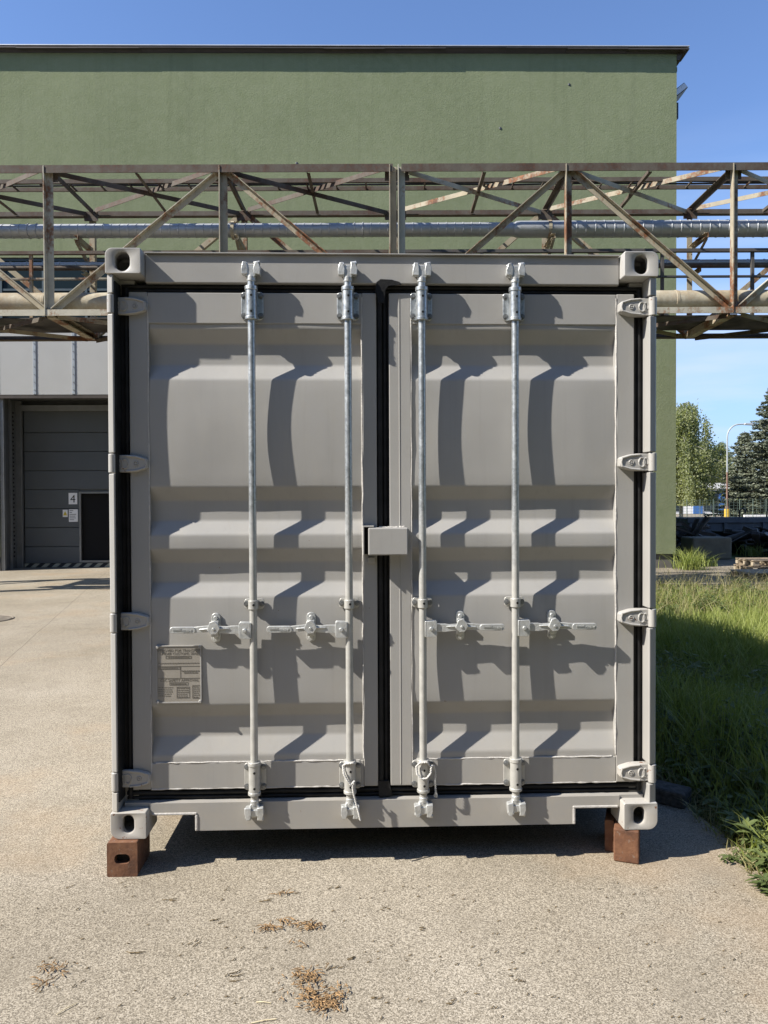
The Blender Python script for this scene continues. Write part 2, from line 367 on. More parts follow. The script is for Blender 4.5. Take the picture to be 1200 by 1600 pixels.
plain('yellow_paint', (0.50, 0.33, 0.04), 0.55, 0, 0.15)
plain('fence_green', (0.12, 0.16, 0.13), 0.6, 0.1, 0.1)
plain('catkin', (0.25, 0.155, 0.072), 0.9, 0, 0.75, 90, 0.4, 80)
plain('twig', (0.13, 0.095, 0.05), 0.85, 0, 0.5, 15, 0.4, 80)
plain('straw', (0.55, 0.47, 0.30), 0.8, 0, 0.2, 15)
plain('floodlight_housing', (0.055, 0.06, 0.07), 0.5, 0.2, 0.2)
plain('manhole_iron', (0.17, 0.145, 0.115), 0.7, 0.3, 0.3, 12, 0.6, 40)
plain('roofing', (0.10, 0.10, 0.10), 0.9, 0, 0.2, 1)
t = NT('hazard')
xz = t.sep(); hz = t.ramp(t.math('PINGPONG', t.math('ADD', t.math('MULTIPLY', xz[0], 1.0), t.math('MULTIPLY', xz[2], -1.2)), 0.13), [(0.48, 0.0), (0.52, 1.0)])
hz = t.ramp(t.math('MULTIPLY', t.math('PINGPONG', t.math('ADD', xz[0], t.math('MULTIPLY', xz[2], -1.2)), 0.13), 7.7), [(0.48, 0.0), (0.52, 1.0)])
M['hazard'] = t.set(t.mix(hz, (0.02, 0.02, 0.02), (0.35, 0.33, 0.24)), 0.7)

# ================================================================== SETTING
g = MB(); g.add([(-900, -300, -0.03), (900, -300, -0.03), (900, 1800, -0.03), (-900, 1800, -0.03)], [(0, 1, 2, 3)])
tag(g.build('ground', M['soil']), kind='structure')
rnd = random.Random(4)
edge = [(1.60 + 0.05 * math.sin(y * 2.3) + rnd.uniform(-0.03, 0.03), y) for y in np.arange(-6, 13.6, 0.25)]
poly = [(-45, -6)] + edge + [(2.2, 13.9), (2.2, 19.3), (-45, 19.3)]
g = MB(); g.add([(x, y, 0.0) for x, y in poly], [tuple(range(len(poly)))])
tag(g.build('pavement', M['pavement']), kind='structure')
rnd = random.Random(9)
lo = [(2.205 + i * 0.9, 13.7 + rnd.uniform(-0.35, 0.35)) for i in range(30)]
hi = [(2.205 + i * 0.9, 21.0 + rnd.uniform(-0.4, 0.4)) for i in range(29, -1, -1)]
g = MB(); pl = lo + hi; g.add([(x, y, -0.008) for x, y in pl], [tuple(range(len(pl)))])
tag(g.build('dirt_track', M['dirt']), kind='structure')
g = MB(); g.add([(15, 48, -0.02), (80, 48, -0.02), (80, 95, -0.02), (15, 95, -0.02)], [(0, 1, 2, 3)])
tag(g.build('far_yard', M['dirt']), kind='structure')

# ================================================================== FACTORY BUILDING
BR_ = 0.010                                                        # facade turned a little
bld = empty('factory_building', (0, 18.19, 0), BR_)
tag(bld, 'large green rendered factory hall with grey sectional door and flat roof', 'building')
XR, XL, ZT, DEP = 6.94, -34.0, 12.12, 30.0
DX0, DX1, DZ = -9.06, -4.9, 4.12                                   # door recess
WX0, WX1, WZ0, WZ1 = -15.0, -5.0, 5.90, 7.36                       # ribbon window
def quad(mb, x0, x1, z0, z1, y=0.0): mb.add([(x0, y, z0), (x1, y, z0), (x1, y, z1), (x0, y, z1)], [(0, 1, 2, 3)])
w = MB()
PZ = 0.33
for a in ((XL, DX0, PZ, DZ), (DX1, XR, PZ, DZ), (XL, XR, DZ, WZ0), (XL, WX0, WZ0, WZ1), (WX1, XR, WZ0, WZ1), (XL, XR, WZ1, ZT)): quad(w, *a)
w.add([(XR, 0, PZ), (XR, DEP, PZ), (XR, DEP, ZT), (XR, 0, ZT)], [(0, 1, 2, 3)])
w.add([(XL, DEP, PZ), (XR, DEP, PZ), (XR, DEP, ZT), (XL, DEP, ZT)], [(0, 1, 2, 3)])
w.add([(XL, 0, PZ), (XL, DEP, PZ), (XL, DEP, ZT), (XL, 0, ZT)], [(0, 1, 2, 3)])
for a, b in ((XL, DX0), (DX1, XR)): w.add([(a, 0, PZ), (b, 0, PZ), (b, 0.2, PZ), (a, 0.2, PZ)], [(0, 1, 2, 3)])
w.build('wall', M['green_render'], bld)
p = MB(); p.box(XL + 0.1, DX0 - 0.02, 0.05, 0.3, -0.05, PZ); p.box(DX1 + 0.02, XR - 0.08, 0.05, 0.3, -0.05, PZ); p.box(XR - 0.38, XR - 0.08, 0.3, DEP - 0.1, -0.05, PZ)
p.build('plinth', M['plinth'], bld)
r_ = MB(); r_.box(XL - 0.1, XR + 0.02, 0.02, DEP, ZT - 0.4, ZT - 0.3); r_.build('roof', M['roofing'], bld)
c = MB()
xs = np.linspace(XL - 0.1, XR + 0.23, 30); rnd = random.Random(2)
prev = None
for i in range(29):
    z = ZT + 0.06 + 0.012 * math.sin(i * 1.3) + rnd.uniform(-0.008, 0.008)
    c.box(xs[i], xs[i + 1] + 0.004, -0.165, 0.35, z - 0.03, z + 0.004 * (i % 2))
c.box(XR - 0.3, XR + 0.23, 0.36, DEP, ZT + 0.035, ZT + 0.065)
cop = c.build('coping', M['coping'], bld)
e = MB(); e.box(XL - 0.1, XR + 0.235, -0.175, 0.1, ZT + 0.078, ZT + 0.098); e.build('edge_trim', M['coping_edge'], cop)
e = MB(); e.prism([(XR + 0.003, ZT + 0.03), (XR + 0.16, ZT + 0.03), (XR + 0.06, ZT - 0.15), (XR + 0.003, ZT - 0.15)], -0.02, DEP, 'y'); e.build('verge_board', M['coping'], cop)
for px, py in ((890, 131), (782, 200), (464, 256)):
    w0 = at(px, py, 18.2); q = MB(); q.cyl((w0.x, -0.004, w0.z), (w0.x, -0.012, w0.z), 0.032, 10, 0.02); q.build('wall_plug', M['floodlight_housing'], bld)
# ribbon window
nW = 10; pw = (WX1 - WX0) / nW
fr = MB()
for i in range(nW + 1): fr.box(WX0 + i * pw - 0.03, WX0 + i * pw + 0.03, 0.05, 0.13, WZ0, WZ1)
fr.box(WX0, WX1, 0.051, 0.129, WZ1 - 0.06, WZ1); fr.box(WX0, WX1, 0.051, 0.129, WZ0, WZ0 + 0.06); fr.box(WX0, WX1, 0.06, 0.125, WZ0 + 0.70, WZ0 + 0.75)
win = fr.build('ribbon_window', M['mullion'], bld)
for i in range(nW):
    pn = MB(); pn.box(WX0 + i * pw + 0.03, WX0 + (i + 1) * pw - 0.03, 0.09, 0.10, WZ0 + 0.06, WZ1 - 0.06); pn.build('pane', M['window_glass'], win)
rv = MB(); quad(rv, WX0, WX1, WZ0, WZ1, 0.6)
rv.add([(WX0, 0.002, WZ1), (WX1, 0.002, WZ1), (WX1, 0.3, WZ1), (WX0, 0.3, WZ1)], [(0, 1, 2, 3)]); rv.add([(WX0, 0.002, WZ0), (WX1, 0.002, WZ0), (WX1, 0.3, WZ0), (WX0, 0.3, WZ0)], [(0, 1, 2, 3)])
rv.build('window_reveal', M['plinth'], win)
# metal fascia over the door
px_ = [-9.95, -9.07, -8.18, -7.27, -6.36, -5.45, -4.54]
for i in range(len(px_) - 1):
    f_ = MB(); f_.box(px_[i] + 0.012, px_[i + 1] - 0.012, -0.045, -0.004, 4.14, 5.80); f_.build('fascia_panel', M['cladding'], bld, bevel=0.006)
for x in px_[1:-1]:
    f_ = MB(); f_.box(x - 0.035, x + 0.035, -0.062, -0.046, 4.15, 5.79); fo = f_.build('fascia_joint', M['cladding_joint'], bld, bevel=0.004)
    f_ = MB()
    for k in range(9): f_.cyl((x, -0.062, 4.25 + k * 0.18), (x, -0.072, 4.25 + k * 0.18), 0.012, 8)
    tag(f_.build('rivet_row', M['aluminium'], fo), kind='stuff')
f_ = MB(); f_.box(px_[0], px_[-1], -0.075, 0.0, 5.803, 5.87); f_.build('fascia_flashing', M['cladding'], bld)
f_ = MB(); f_.box(px_[0], px_[-1], -0.05, 0.0, 4.06, 4.13); f_.build('drip_edge', M['coping'], bld)
# recess
rc = MB()
rc.add([(DX0, 0, -0.01), (DX0, 1.05, -0.01), (DX0, 1.05, DZ), (DX0, 0, DZ)], [(0, 1, 2, 3)])
rc.add([(DX1, 0, -0.01), (DX1, 1.05, -0.01), (DX1, 1.05, DZ), (DX1, 0, DZ)], [(0, 1, 2, 3)])
rc.add([(DX0, 0, DZ), (DX1, 0, DZ), (DX1, 1.05, DZ), (DX0, 1.05, DZ)], [(0, 1, 2, 3)])
rc.add([(DX0, 1.05, -0.01), (DX1, 1.05, -0.01), (DX1, 1.05, DZ), (DX0, 1.05, DZ)], [(0, 1, 2, 3)])
rc.build('door_recess', M['door_frame'], bld)
jb = MB(); jb.box(DX0 + 0.005, DX0 + 0.10, 0.03, 0.12, 0.0, DZ - 0.01); jb.box(DX0 + 0.005, DX0 + 0.06, 0.45, 0.53, 0.0, DZ - 0.01); jb.box(DX0 + 0.005, DX0 + 0.16, 0.80, 0.90, 0.0, DZ - 0.01)
jamb = jb.build('door_jamb', M['aluminium'], bld, bevel=0.006)
lt = MB(); lt.box(DX0 + 0.16, DX1 - 0.02, 0.75, 0.85, 3.86, 4.0); lt.build('lintel', M['aluminium'], bld, bevel=0.006)
tr = MB(); tr.box(DX0 + 0.005, DX0 + 0.02, 0.54, 0.79, 0.15, 3.9); trk = tr.build('door_track', M['door_frame'], bld)
h = MB(); h.box(0, 0.004, -0.03, 0.03, -0.022, 0.022); hm = h.mesh('slot', M['black_void'])
for k in range(36): link('slot', hm, trk, loc=(DX0 + 0.0205, 0.66 + 0.02 * (k % 2), 0.30 + k * 0.10))
# sectional door
WK0, WK1, WKT, WKB = -7.50, -6.62, 1.83, 0.17
sd_x0, sd_x1 = DX0 + 0.165, DX1 - 0.05
dz = [0.10, 0.52, 0.99, 1.46, 1.93, 2.40, 2.87, 3.34, 3.90]
dback = MB(); dback.box(sd_x0, WK0 - 0.02, 0.96, 0.985, 0.09, 3.9); dback.box(WK1 + 0.02, sd_x1, 0.96, 0.985, 0.09, 3.9); dback.box(WK0 - 0.02, WK1 + 0.02, 0.96, 0.985, WKT + 0.02, 3.9)
door = dback.build('sectional_door', M['door_panel'], bld)
for a, b in zip(dz[:-1], dz[1:]):
    for x0, x1 in ((sd_x0 + 0.005, WK0 - 0.05), (WK1 + 0.05, sd_x1 - 0.005)) if a < WKT - 0.1 else ((sd_x0 + 0.005, sd_x1 - 0.005),):
        q = MB(); q.box(x0, x1, 0.92, 0.958, a + 0.007, b - 0.007); q.build('door_section', M['door_panel'], door, bevel=0.008)
q = MB(); q.box(WK0 - 0.045, WK0, 0.905, 0.958, WKB - 0.05, WKT + 0.045); q.box(WK1, WK1 + 0.045, 0.905, 0.958, WKB - 0.05, WKT + 0.045); q.box(WK0, WK1, 0.906, 0.957, WKT, WKT + 0.044); q.box(WK0, WK1, 0.906, 0.957, WKB - 0.05, WKB)
q.build('wicket_frame', M['aluminium'], door)
q = MB(); q.box(WK0, WK1, 0.990, 1.03, WKB, WKT); q.build('wicket_opening', M['black_void'], door)
q = MB(); q.box(sd_x0, WK0 - 0.05, 0.90, 0.955, 0.005, 0.10); q.box(WK0 - 0.05, sd_x1, 0.901, 0.954, 0.005, 0.10); q.build('hazard_seal', M['hazard'], door)

def text_mesh(body, size, mat, extrude=0.0, align='LEFT'):
    cu = bpy.data.curves.new('lettering', 'FONT'); cu.body = body; cu.size = size; cu.extrude = extrude; cu.align_x = align; cu.resolution_u = 2
    to = bpy.data.objects.new('lettering', cu); col.objects.link(to)
    me = bpy.data.meshes.new_from_object(to.evaluated_get(bpy.context.evaluated_depsgraph_get()))
    bpy.data.objects.remove(to); me.materials.clear(); me.materials.append(mat); me.name = 'lettering'
    return me
def put_text(body, size, mat, parent, x, y, z, align='CENTER', extrude=0.0005, name='lettering', sx=1.0):
    o = link(name, text_mesh(body, size, mat, extrude, align), parent, loc=(x, y, z)); o.rotation_euler = (R(90), 0, 0); o.scale = (sx, 1, 1); return o
q = MB(); q.box(-7.80, -7.59, 0.912, 0.918, 1.565, 1.845); sg = q.build('number_plate', M['sign_white'], door)
put_text('4', 0.27, M['ink'], sg, -7.695, 0.910, 1.61)
q = MB(); q.box(-7.95, -7.83, 0.913, 0.918, 1.25, 1.43); sg = q.build('warning_plate', M['sign_white'], door)
q = MB(); q.prism([(-7.94, 1.29), (-7.84, 1.29), (-7.89, 1.40)], 0.908, 0.9115, 'y'); q.build('warning_triangle', M['sign_yellow'], sg)
q = MB(); q.prism([(-7.897, 1.31), (-7.883, 1.31), (-7.89, 1.37)], 0.9055, 0.9075, 'y'); q.build('warning_symbol', M['ink'], sg)
q = MB(); q.box(-7.80, -7.58, 0.914, 0.918, 1.13, 1.44); sg = q.build('notice_plate', M['sign_white'], door)
q = MB()
for k, (a, b) in enumerate(((0.02, 0.11), (0.02, 0.08), (0.02, 0.18), (0.02, 0.16), (0.02, 0.17), (0.02, 0.13))):
    q.box(-7.80 + a, -7.80 + b, 0.911, 0.9135, 1.40 - k * 0.045, 1.412 - k * 0.045)
q.build('notice_print', M['ink'], sg)
# floodlight and brackets on the corner
fl = empty('floodlight', (7.10, 18.75, 11.35)); tag(fl, 'dark box floodlight on bracket under the roof corner of green hall', 'floodlight')
q = MB(); mt = Matrix.Rotation(R(-38), 4, 'Y'); q.box(-0.17, 0.17, -0.35, 0.25, -0.05, 0.10, mt); q.build('housing', M['floodlight_housing'], fl, bevel=0.01)
q = MB(); q.box(-0.155, 0.155, -0.36, -0.352, -0.035, 0.085, mt); q.build('end_cap', M['coping_edge'], fl)
q = MB(); q.prism([(-0.12, -0.62), (-0.09, -0.62), (0.05, -0.52), (0.05, -0.14), (-0.12, -0.14)], -0.05, 0.15, 'y'); q.build('bracket', M['floodlight_housing'], fl)

# ================================================================== PIPE BRIDGE
T0, T1 = 12.6, 14.5
ZB, ZTT = 4.71, 7.03
br = empty('pipe_bridge', (0, 13.5, 0)); tag(br, 'rusty steel lattice bridge carrying pipes past the green hall', 'pipe bridge')
BO = Vector((0, -13.5, 0))
def bb(name, p0, p1, w, h=None, prof='L', mat='truss_paint', up=(0, 0, 1), t=None):
    q = MB(); q.beam(Vector(p0) + BO, Vector(p1) + BO, w, h, prof, up, t); return q.build(name, M[mat], br)
modA = [-11.05, -8.25, -5.45, -2.60, 0.165]; modB = [0.305, 3.03, 5.745, 8.50, 11.30]
rnd = random.Random(7)
for nodes, slope0 in ((modA, '/'), (modB, '/')):
    x0, x1 = nodes[0], nodes[-1]
    for Y, s in ((T0, 1), (T1, -1)):
        bb('chord', (x0, Y, ZTT), (x1, Y, ZTT), 0.12, 0.125, 'l' if s > 0 else 'L', 'truss_rust')
        bb('chord', (x0, Y, ZB), (x1, Y, ZB), 0.12, 0.10, 'l' if s > 0 else 'L', 'truss_pale' if s > 0 else 'truss_rust')
        for i, x in enumerate(nodes):
            bb('upright', (x, Y - 0.012 * s, ZB - 0.04), (x, Y - 0.012 * s, ZTT + 0.05), 0.12 if s > 0 else 0.10, None, 'L', rnd.choice(['truss_paint', 'truss_pale']), (0, -1, 0) if s > 0 else (0, 1, 0))
            gp = MB(); gp.box(x - 0.13, x + 0.13, Y + 0.062 * s - 13.5, Y + 0.072 * s - 13.5, ZTT - 0.16, ZTT + 0.02); gp.build('gusset', M['truss_rust'], br)
            gp = MB(); gp.box(x - 0.13, x + 0.13, Y + 0.062 * s - 13.5, Y + 0.072 * s - 13.5, ZB - 0.02, ZB + 0.16); gp.build('gusset', M['truss_paint'], br)
        for i in range(4):
            up_ = (i % 2 == 0)                                     # '/' in even bays of A when counted from the second node
            a, b = nodes[i], nodes[i + 1]
            rising = (i % 2 == 0)
            pa, pb = ((a + 0.06, Y, ZB + 0.04), (b - 0.06, Y, ZTT - 0.04)) if rising else ((a + 0.06, Y, ZTT - 0.04), (b - 0.06, Y, ZB + 0.04))
            bb('diagonal', pa, pb, 0.095, None, 'L', rnd.choice(['truss_paint', 'truss_pale', 'truss_paint']), (0, -1, 0) if s > 0 else (0, 1, 0))
    for i, x in enumerate(nodes):                                  # horizontal frames, top and bottom
        bb('cross_strut', (x, T0 + 0.06, ZTT), (x, T1 - 0.06, ZTT), 0.09, None, 'l', 'truss_rust')
        bb('cross_strut', (x, T0 + 0.06, ZB), (x, T1 - 0.06, ZB), 0.14, 0.12, 'U', 'truss_paint')
        if i < 4:
            b = nodes[i + 1]; m = (x + b) / 2
            bb('cross_strut', (m, T0 + 0.06, ZTT - 0.01), (m, T1 - 0.06, ZTT - 0.01), 0.055, None, 'L', 'truss_rust')
            bb('lacing', (x + 0.1, T0 + 0.06, ZTT - 0.035), (b - 0.1, T1 - 0.06, ZTT - 0.035), 0.08, None, 'l', 'truss_pale' if nodes is modB else 'truss_rust')
            bb('lacing', (x + 0.1, T1 - 0.06, ZTT + 0.03), (b - 0.1, T0 + 0.06, ZTT + 0.03), 0.08, None, 'l', 'truss_paint' if nodes is modB else 'truss_rust')
            bb('lacing', (x + 0.1, T0 + 0.06, ZB - 0.05), (b - 0.1, T1 - 0.06, ZB - 0.05), 0.07, None, 'l', 'truss_paint')
            bb('lacing', (x + 0.1, T1 - 0.06, ZB - 0.075), (b - 0.1, T0 + 0.06, ZB - 0.075), 0.07, None, 'l', 'truss_rust')
# legs of the bridge
for x in (-11.0, 0.235, 11.25):
    for Y in (T0, T1):
        bb('column', (x, Y, -0.02), (x, Y, ZB - 0.09), 0.22, 0.22, 'I', 'truss_paint', (0, 1, 0), 0.02)
    bb('column_brace', (x, T0, 0.4), (x, T1, 4.2), 0.10, None, 'L', 'truss_paint', (1, 0, 0))
# walkway with handrail in the rear half
for k in range(16):
    a = -11.1 + k * 1.4
    q = MB(); q.box(a, a + 1.385, 13.25 - 13.5, 14.35 - 13.5, ZB + 0.065, ZB + 0.085); q.build('walkway_plate', M['scrap_steel'], br)
for k in range(15):
    x = -10.7 + k * 1.55
    bb('rail_post', (x, 13.27, ZB + 0.086), (x, 13.27, 5.88), 0.05, 0.05, 'box', 'truss_paint' if x < 0 else 'rail_dark')
for z, w_, in ((5.91, 0.075), (5.46, 0.045)):
    bb('handrail', (-11.1, 13.25, z), (0.1, 13.25, z), w_, w_, 'L', 'truss_rust' if z > 5.5 else 'truss_paint')
    bb('handrail', (0.2, 13.25, z), (11.2, 13.25, z), w_, w_, 'L', 'rail_dark')
for x in modA[1:] + modB[:-1]:                                      # brackets for the upper pipes
    bb('pipe_bracket', (x, T1 - 0.06, 6.32), (x, 13.7, 6.32), 0.07, 0.09, 'U', 'truss_paint')
    bb('pipe_bracket', (x, T1 - 0.06, 5.95), (x, 13.72, 6.27), 0.05, 0.05, 'L', 'truss_paint')
    bb('pipe_bracket', (x, T1 - 0.06, 5.80), (x, 14.0, 5.80), 0.06, 0.07, 'U', 'truss_paint')
# the pipes and the cable tray lie on the bridge
def ribbed(x0, x1, r, pitch, ridge=0.0068, seams=()):
    pr = []; x = x0
    while x < x1:
        k = ridge if not any(abs(x - s) < pitch for s in seams) else 0.014
        pr += [(x, r), (x + pitch * 0.86, r), (x + pitch * 0.89, r + k), (x + pitch * 0.97, r + k)]; x += pitch
    return pr + [(x1, r)]
q = MB(); q.lathe_x(ribbed(-11.6, 2.35, 0.122, 0.15, seams=(-6.4, -0.5)), 13.90, 6.50, 24)
q.lathe_x([(2.35, 0.122), (2.40, 0.142), (2.47, 0.148), (11.7, 0.148)], 13.90, 6.50, 24)
q.lathe_x(ribbed(3.3, 11.7, 0.149, 0.17), 13.90, 6.50, 24)
pp = q.build('insulated_pipe', M['pipe_cladding'], None, 35)
tag(pp, 'silver spiral clad pipe, the upper one on the lattice bridge', 'pipe')
for x in (-8.34, -2.69, 2.99, 8.5):
    q = MB(); q.lathe_x([(x - 0.03, 0.160), (x + 0.03, 0.160)], 13.90, 6.50, 24); q.build('pipe_clamp', M['truss_paint'], pp)
q = MB(); q.lathe_x(ribbed(-11.6, 11.7, 0.060, 0.30), 14.15, 5.965, 18)
pp2 = q.build('service_pipe', M['pipe_cladding'], None, 35); tag(pp2, 'thin metal clad pipe behind the handrail of the lattice bridge', 'pipe')
q = MB(); q.lathe_x([(-11.6, 0.045), (11.7, 0.045)], 14.02, 5.875, 14)
pp3 = q.build('rusty_pipe', M['truss_rust'], None, 35); tag(pp3, 'thin rusty pipe just below the thin clad pipe on the bridge', 'pipe')
RB = 0.172; ZP = ZB + 0.062 + RB
def bigprof(x0, x1):
    pr = []; x = x0; r2 = random.Random(3)
    while x < x1:
        L = 1.5
        pr += [(x, RB), (x + L * 0.965, RB), (x + L * 0.97, RB + 0.006), (x + L - 0.002, RB + 0.006)]; x += L
    return pr
q = MB(); q.lathe_x(bigprof(-11.6, 11.6), 12.88, ZP, 28)
pp4 = q.build('large_pipe', M['old_pipe'], None, 35); tag(pp4, 'large weathered cream pipe lying along the bottom of the lattice bridge', 'pipe')
ct = empty('cable_tray', (0, 13.4, ZTT + 0.08)); tag(ct, 'narrow rusty cable ladder lying on top of the lattice bridge', 'cable tray')
for y in (-0.17, 0.17):
    q = MB(); q.beam((-11.2, y, 0.0), (11.3, y, 0.0), 0.03, 0.07, 'box'); q.build('side_rail', M['truss_rust'], ct)
rg = MB(); rg.box(-0.012, 0.012, -0.155, 0.155, -0.02, 0.005); rm = rg.mesh('rung', M['truss_rust'])
for k in range(44): link('rung', rm, ct, loc=(-11.0 + k * 0.51, 0, 0))
q = MB()
for y in (-0.09, -0.02, 0.06):
    q.tube([(-11.2 + i * 0.75, y + 0.015 * math.sin(i * 1.7 + y * 40), 0.022 + 0.004 * math.sin(i)) for i in range(31)], 0.016, 6)
q.build('cable_run', M['rubber'], ct)

# ================================================================== CONTAINER
YAW = 0.0332747
CO = (-1.20925, 3.35376, EYE - 1.48928)
ct_ = empty('shipping_container', CO, YAW)
tag(ct_, 'grey steel shipping container with closed double doors and four locking bars', 'shipping container')
W, H, L = 2.438, 2.591, 6.058
DV = 0.071                                   # face of the doors behind the corner castings
P_, FP = M['container_paint'], M['frame_paint']

def rrect(cx, cz, hw, hh, rad, n=7):
    pts = []
    for (sx, sz, a0), rr in zip(((1, 1, 0), (-1, 1, 90), (-1, -1, 180), (1, -1, 270)), rad):
        ox, oz = cx + sx * (hw - rr), cz + sz * (hh - rr)
        for k in range(n):
            a = R(a0 + 90 * k / (n - 1)); pts.append((ox + rr * math.cos(a), oz + rr * math.sin(a)))
    return pts
def casting(u0, u1, z0, z1, v0, v1, hole, rad, name='corner_casting'):
    q = MB(); out = rrect((u0 + u1) / 2, (z0 + z1) / 2, (u1 - u0) / 2, (z1 - z0) / 2, rad)
    hu, hz_, hw, hh = hole
    inn = rrect(hu, hz_, hw, hh, [min(hw, hh)] * 4); rim = rrect(hu, hz_, hw + 0.007, hh + 0.007, [min(hw, hh) + 0.007] * 4)
    n = len(out); d = 1 if v1 > v0 else -1
    loops = [[(a, v1, b) for a, b in out], [(a, v0 + 0.004 * d, b) for a, b in out],
             [((a - (u0 + u1) / 2) * 0.965 + (u0 + u1) / 2, v0, (b - (z0 + z1) / 2) * 0.955 + (z0 + z1) / 2) for a, b in out],
             [(a, v0, b) for a, b in rim], [(a, v0 + 0.005 * d, b) for a, b in inn], [(a, v0 + 0.03 * d, b) for a, b in inn],
             [(a, v0 + 0.03 * d, b) for a, b in rrect(hu, hz_, 0.055, 0.048, [0.01] * 4)], [(a, v0 + 0.15 * d, b) for a, b in rrect(hu, hz_, 0.055, 0.048, [0.01] * 4)]]
    vs = [p for lp in loops for p in lp]; fs = []
    for k in range(len(loops) - 1):
        fs += [(k * n + i, k * n + (i + 1) % n, (k + 1) * n + (i + 1) % n, (k + 1) * n + i) for i in range(n)]
    fs += [tuple(range(n)), tuple(range((len(loops) - 1) * n, len(loops) * n))]
    q.add(vs, fs); return q.build(name, M['casting_paint'], ct_, 40)
CW, CH, CD = 0.155, 0.118, 0.178
s_, b_ = 0.008, 0.03
casting(0, CW, H - 0.112, H, 0, CD, (0.074, H - 0.058, 0.033, 0.043), (s_, b_, s_, s_))
casting(W - CW, W, H - 0.112, H, 0, CD, (W - 0.078, H - 0.058, 0.031, 0.043), (b_, s_, s_, s_))
casting(0, CW + 0.003, 0, CH, 0, CD, (0.078, 0.066, 0.026, 0.040), (s_, s_, b_ + 0.012, s_))
casting(W - CW, W, 0, CH + 0.004, 0, CD, (W - 0.084, 0.064, 0.026, 0.040), (s_, s_, s_, b_ + 0.012))
for (u0, u1) in ((0, CW), (W - CW, W)):
    for (z0, z1) in ((0, CH), (H - CH, H)):
        casting(u0, u1, z0, z1, L, L - CD, ((u0 + u1) / 2, (z0 + z1) / 2, 0.028, 0.04), (s_,) * 4)
# roof, sides, rear, floor
def corrugate(n, pitch, depth):
    pr = []
    for i in range(n):
        o = i * pitch; pr += [(o, 0), (o + pitch * 0.26, 0), (o + pitch * 0.5, depth), (o + pitch * 0.76, depth)]
    return pr + [(n * pitch, 0)]
for u, s in ((0.012, 1), (W - 0.012, -1)):
    pr = corrugate(20, (L - 2 * CD) / 20, 0.036 * s); q = MB()
    q.add([(u + d, CD + a, z) for a, d in pr for z in (0.16, H - 0.06)], [(2 * i, 2 * i + 2, 2 * i + 3, 2 * i + 1) for i in range(len(pr) - 1)]); q.build('side_wall', P_, ct_)
    q = MB(); q.box(min(u - 0.012 * s, u + 0.05 * s), max(u - 0.012 * s, u + 0.05 * s), CD, L - CD, 0.012, 0.16); q.build('bottom_rail', FP, ct_, bevel=0.004)
    q = MB(); q.box(min(u - 0.01 * s, u + 0.05 * s), max(u - 0.01 * s, u + 0.05 * s), CD, L - CD, H - 0.07, H - 0.006); q.build('top_rail', FP, ct_, bevel=0.004)
    q = MB(); q.box(min(u - 0.008 * s, u + 0.12 * s), max(u - 0.008 * s, u + 0.12 * s), L - 0.12, L - 0.01, CH, H - CH); q.build('corner_post', FP, ct_, bevel=0.004)
q = MB(); q.box(0.04, W - 0.04, 0.12, L - 0.04, H - 0.03, H - 0.014); q.build('roof', P_, ct_)
q = MB(); q.box(0.1, W - 0.1, L - 0.05, L - 0.02, 0.05, H - 0.03); q.build('rear_wall', P_, ct_)
q = MB(); q.box(0.05, W - 0.05, 0.10, L - 0.05, 0.14, 0.165); q.build('floor', M['scrap_steel'], ct_)
for k in range(18):
    q = MB(); q.box(0.05, W - 0.05, 0.35 + k * 0.31, 0.40 + k * 0.31, 0.03, 0.139); q.build('cross_member', M['scrap_steel'], ct_)
# front corner posts: body behind, outer strip in lengths between the hinges
HZ = (2.352, 1.655, 0.953, 0.249)
for s in (0, 1):
    X = (lambda u: u) if s == 0 else (lambda u: W - u)
    def ubox(q, a, b, *r): q.box(min(X(a), X(b)), max(X(a), X(b)), *r)
    q = MB(); ubox(q, 0.006, 0.10, 0.095, 0.20, CH + 0.002, H - 0.114); po = q.build('corner_post', FP, ct_, bevel=0.003)
    cuts = [H - 0.113] + [z + d for z in HZ for d in (0.046, -0.046)] + [CH + 0.001]
    for a, b in zip(cuts[0::2], cuts[1::2]):
        q = MB(); sw = 0.033 if s == 0 else 0.040
        q.prism([(X(0.002), 0.0945), (X(0.002), 0.024), (X(0.008), 0.015), (X(sw - 0.004), 0.004), (X(sw), 0.008), (X(sw), 0.0945)], b, a, 'z'); q.build('post_strip', FP, po, bevel=0.003)
    for z in HZ:                                                    # lugs behind the hinge barrels
        q = MB(); ubox(q, 0.004, 0.024, 0.050, 0.0945, z - 0.0455, z + 0.0455); q.build('hinge_lug', FP, po, bevel=0.003)
# header and sill
q = MB(); q.box(CW + 0.002, W - CW - 0.002, 0.060, 0.17, 2.457, 2.583); hd = q.build('header', FP, ct_, bevel=0.004)
q = MB(); q.box(CW + 0.004, W - CW - 0.004, 0.047, 0.20, 2.5835, 2.589); q.build('top_plate', FP, hd, bevel=0.0015)
q = MB(); q.prism([(CW + 0.004, 0.137), (W - CW - 0.002, 0.137), (W - CW - 0.002, 0.086), (2.072, 0.086), (2.072, 0.011), (0.366, 0.011), (0.366, 0.086), (CW + 0.004, 0.086)], 0.052, 0.062, 'y')
sl = q.build('sill', FP, ct_)
q = MB(); q.box(0.045, W - 0.045, 0.063, 0.17, 0.119, 0.137); q.build('sill_ledge', FP, sl)
for a, b in ((0.176, 0.366), (2.072, 2.272)):
    q = MB(); q.box(a - 0.006, b + 0.002, 0.048, 0.16, 0.083, 0.094); q.build('pocket_rim', M['weld'], sl, bevel=0.003)
    x = b if a < 1 else a
    q = MB(); q.box(x - 0.006, x + 0.006, 0.048, 0.16, 0.011, 0.0825); q.build('pocket_rim', M['weld'], sl, bevel=0.003)
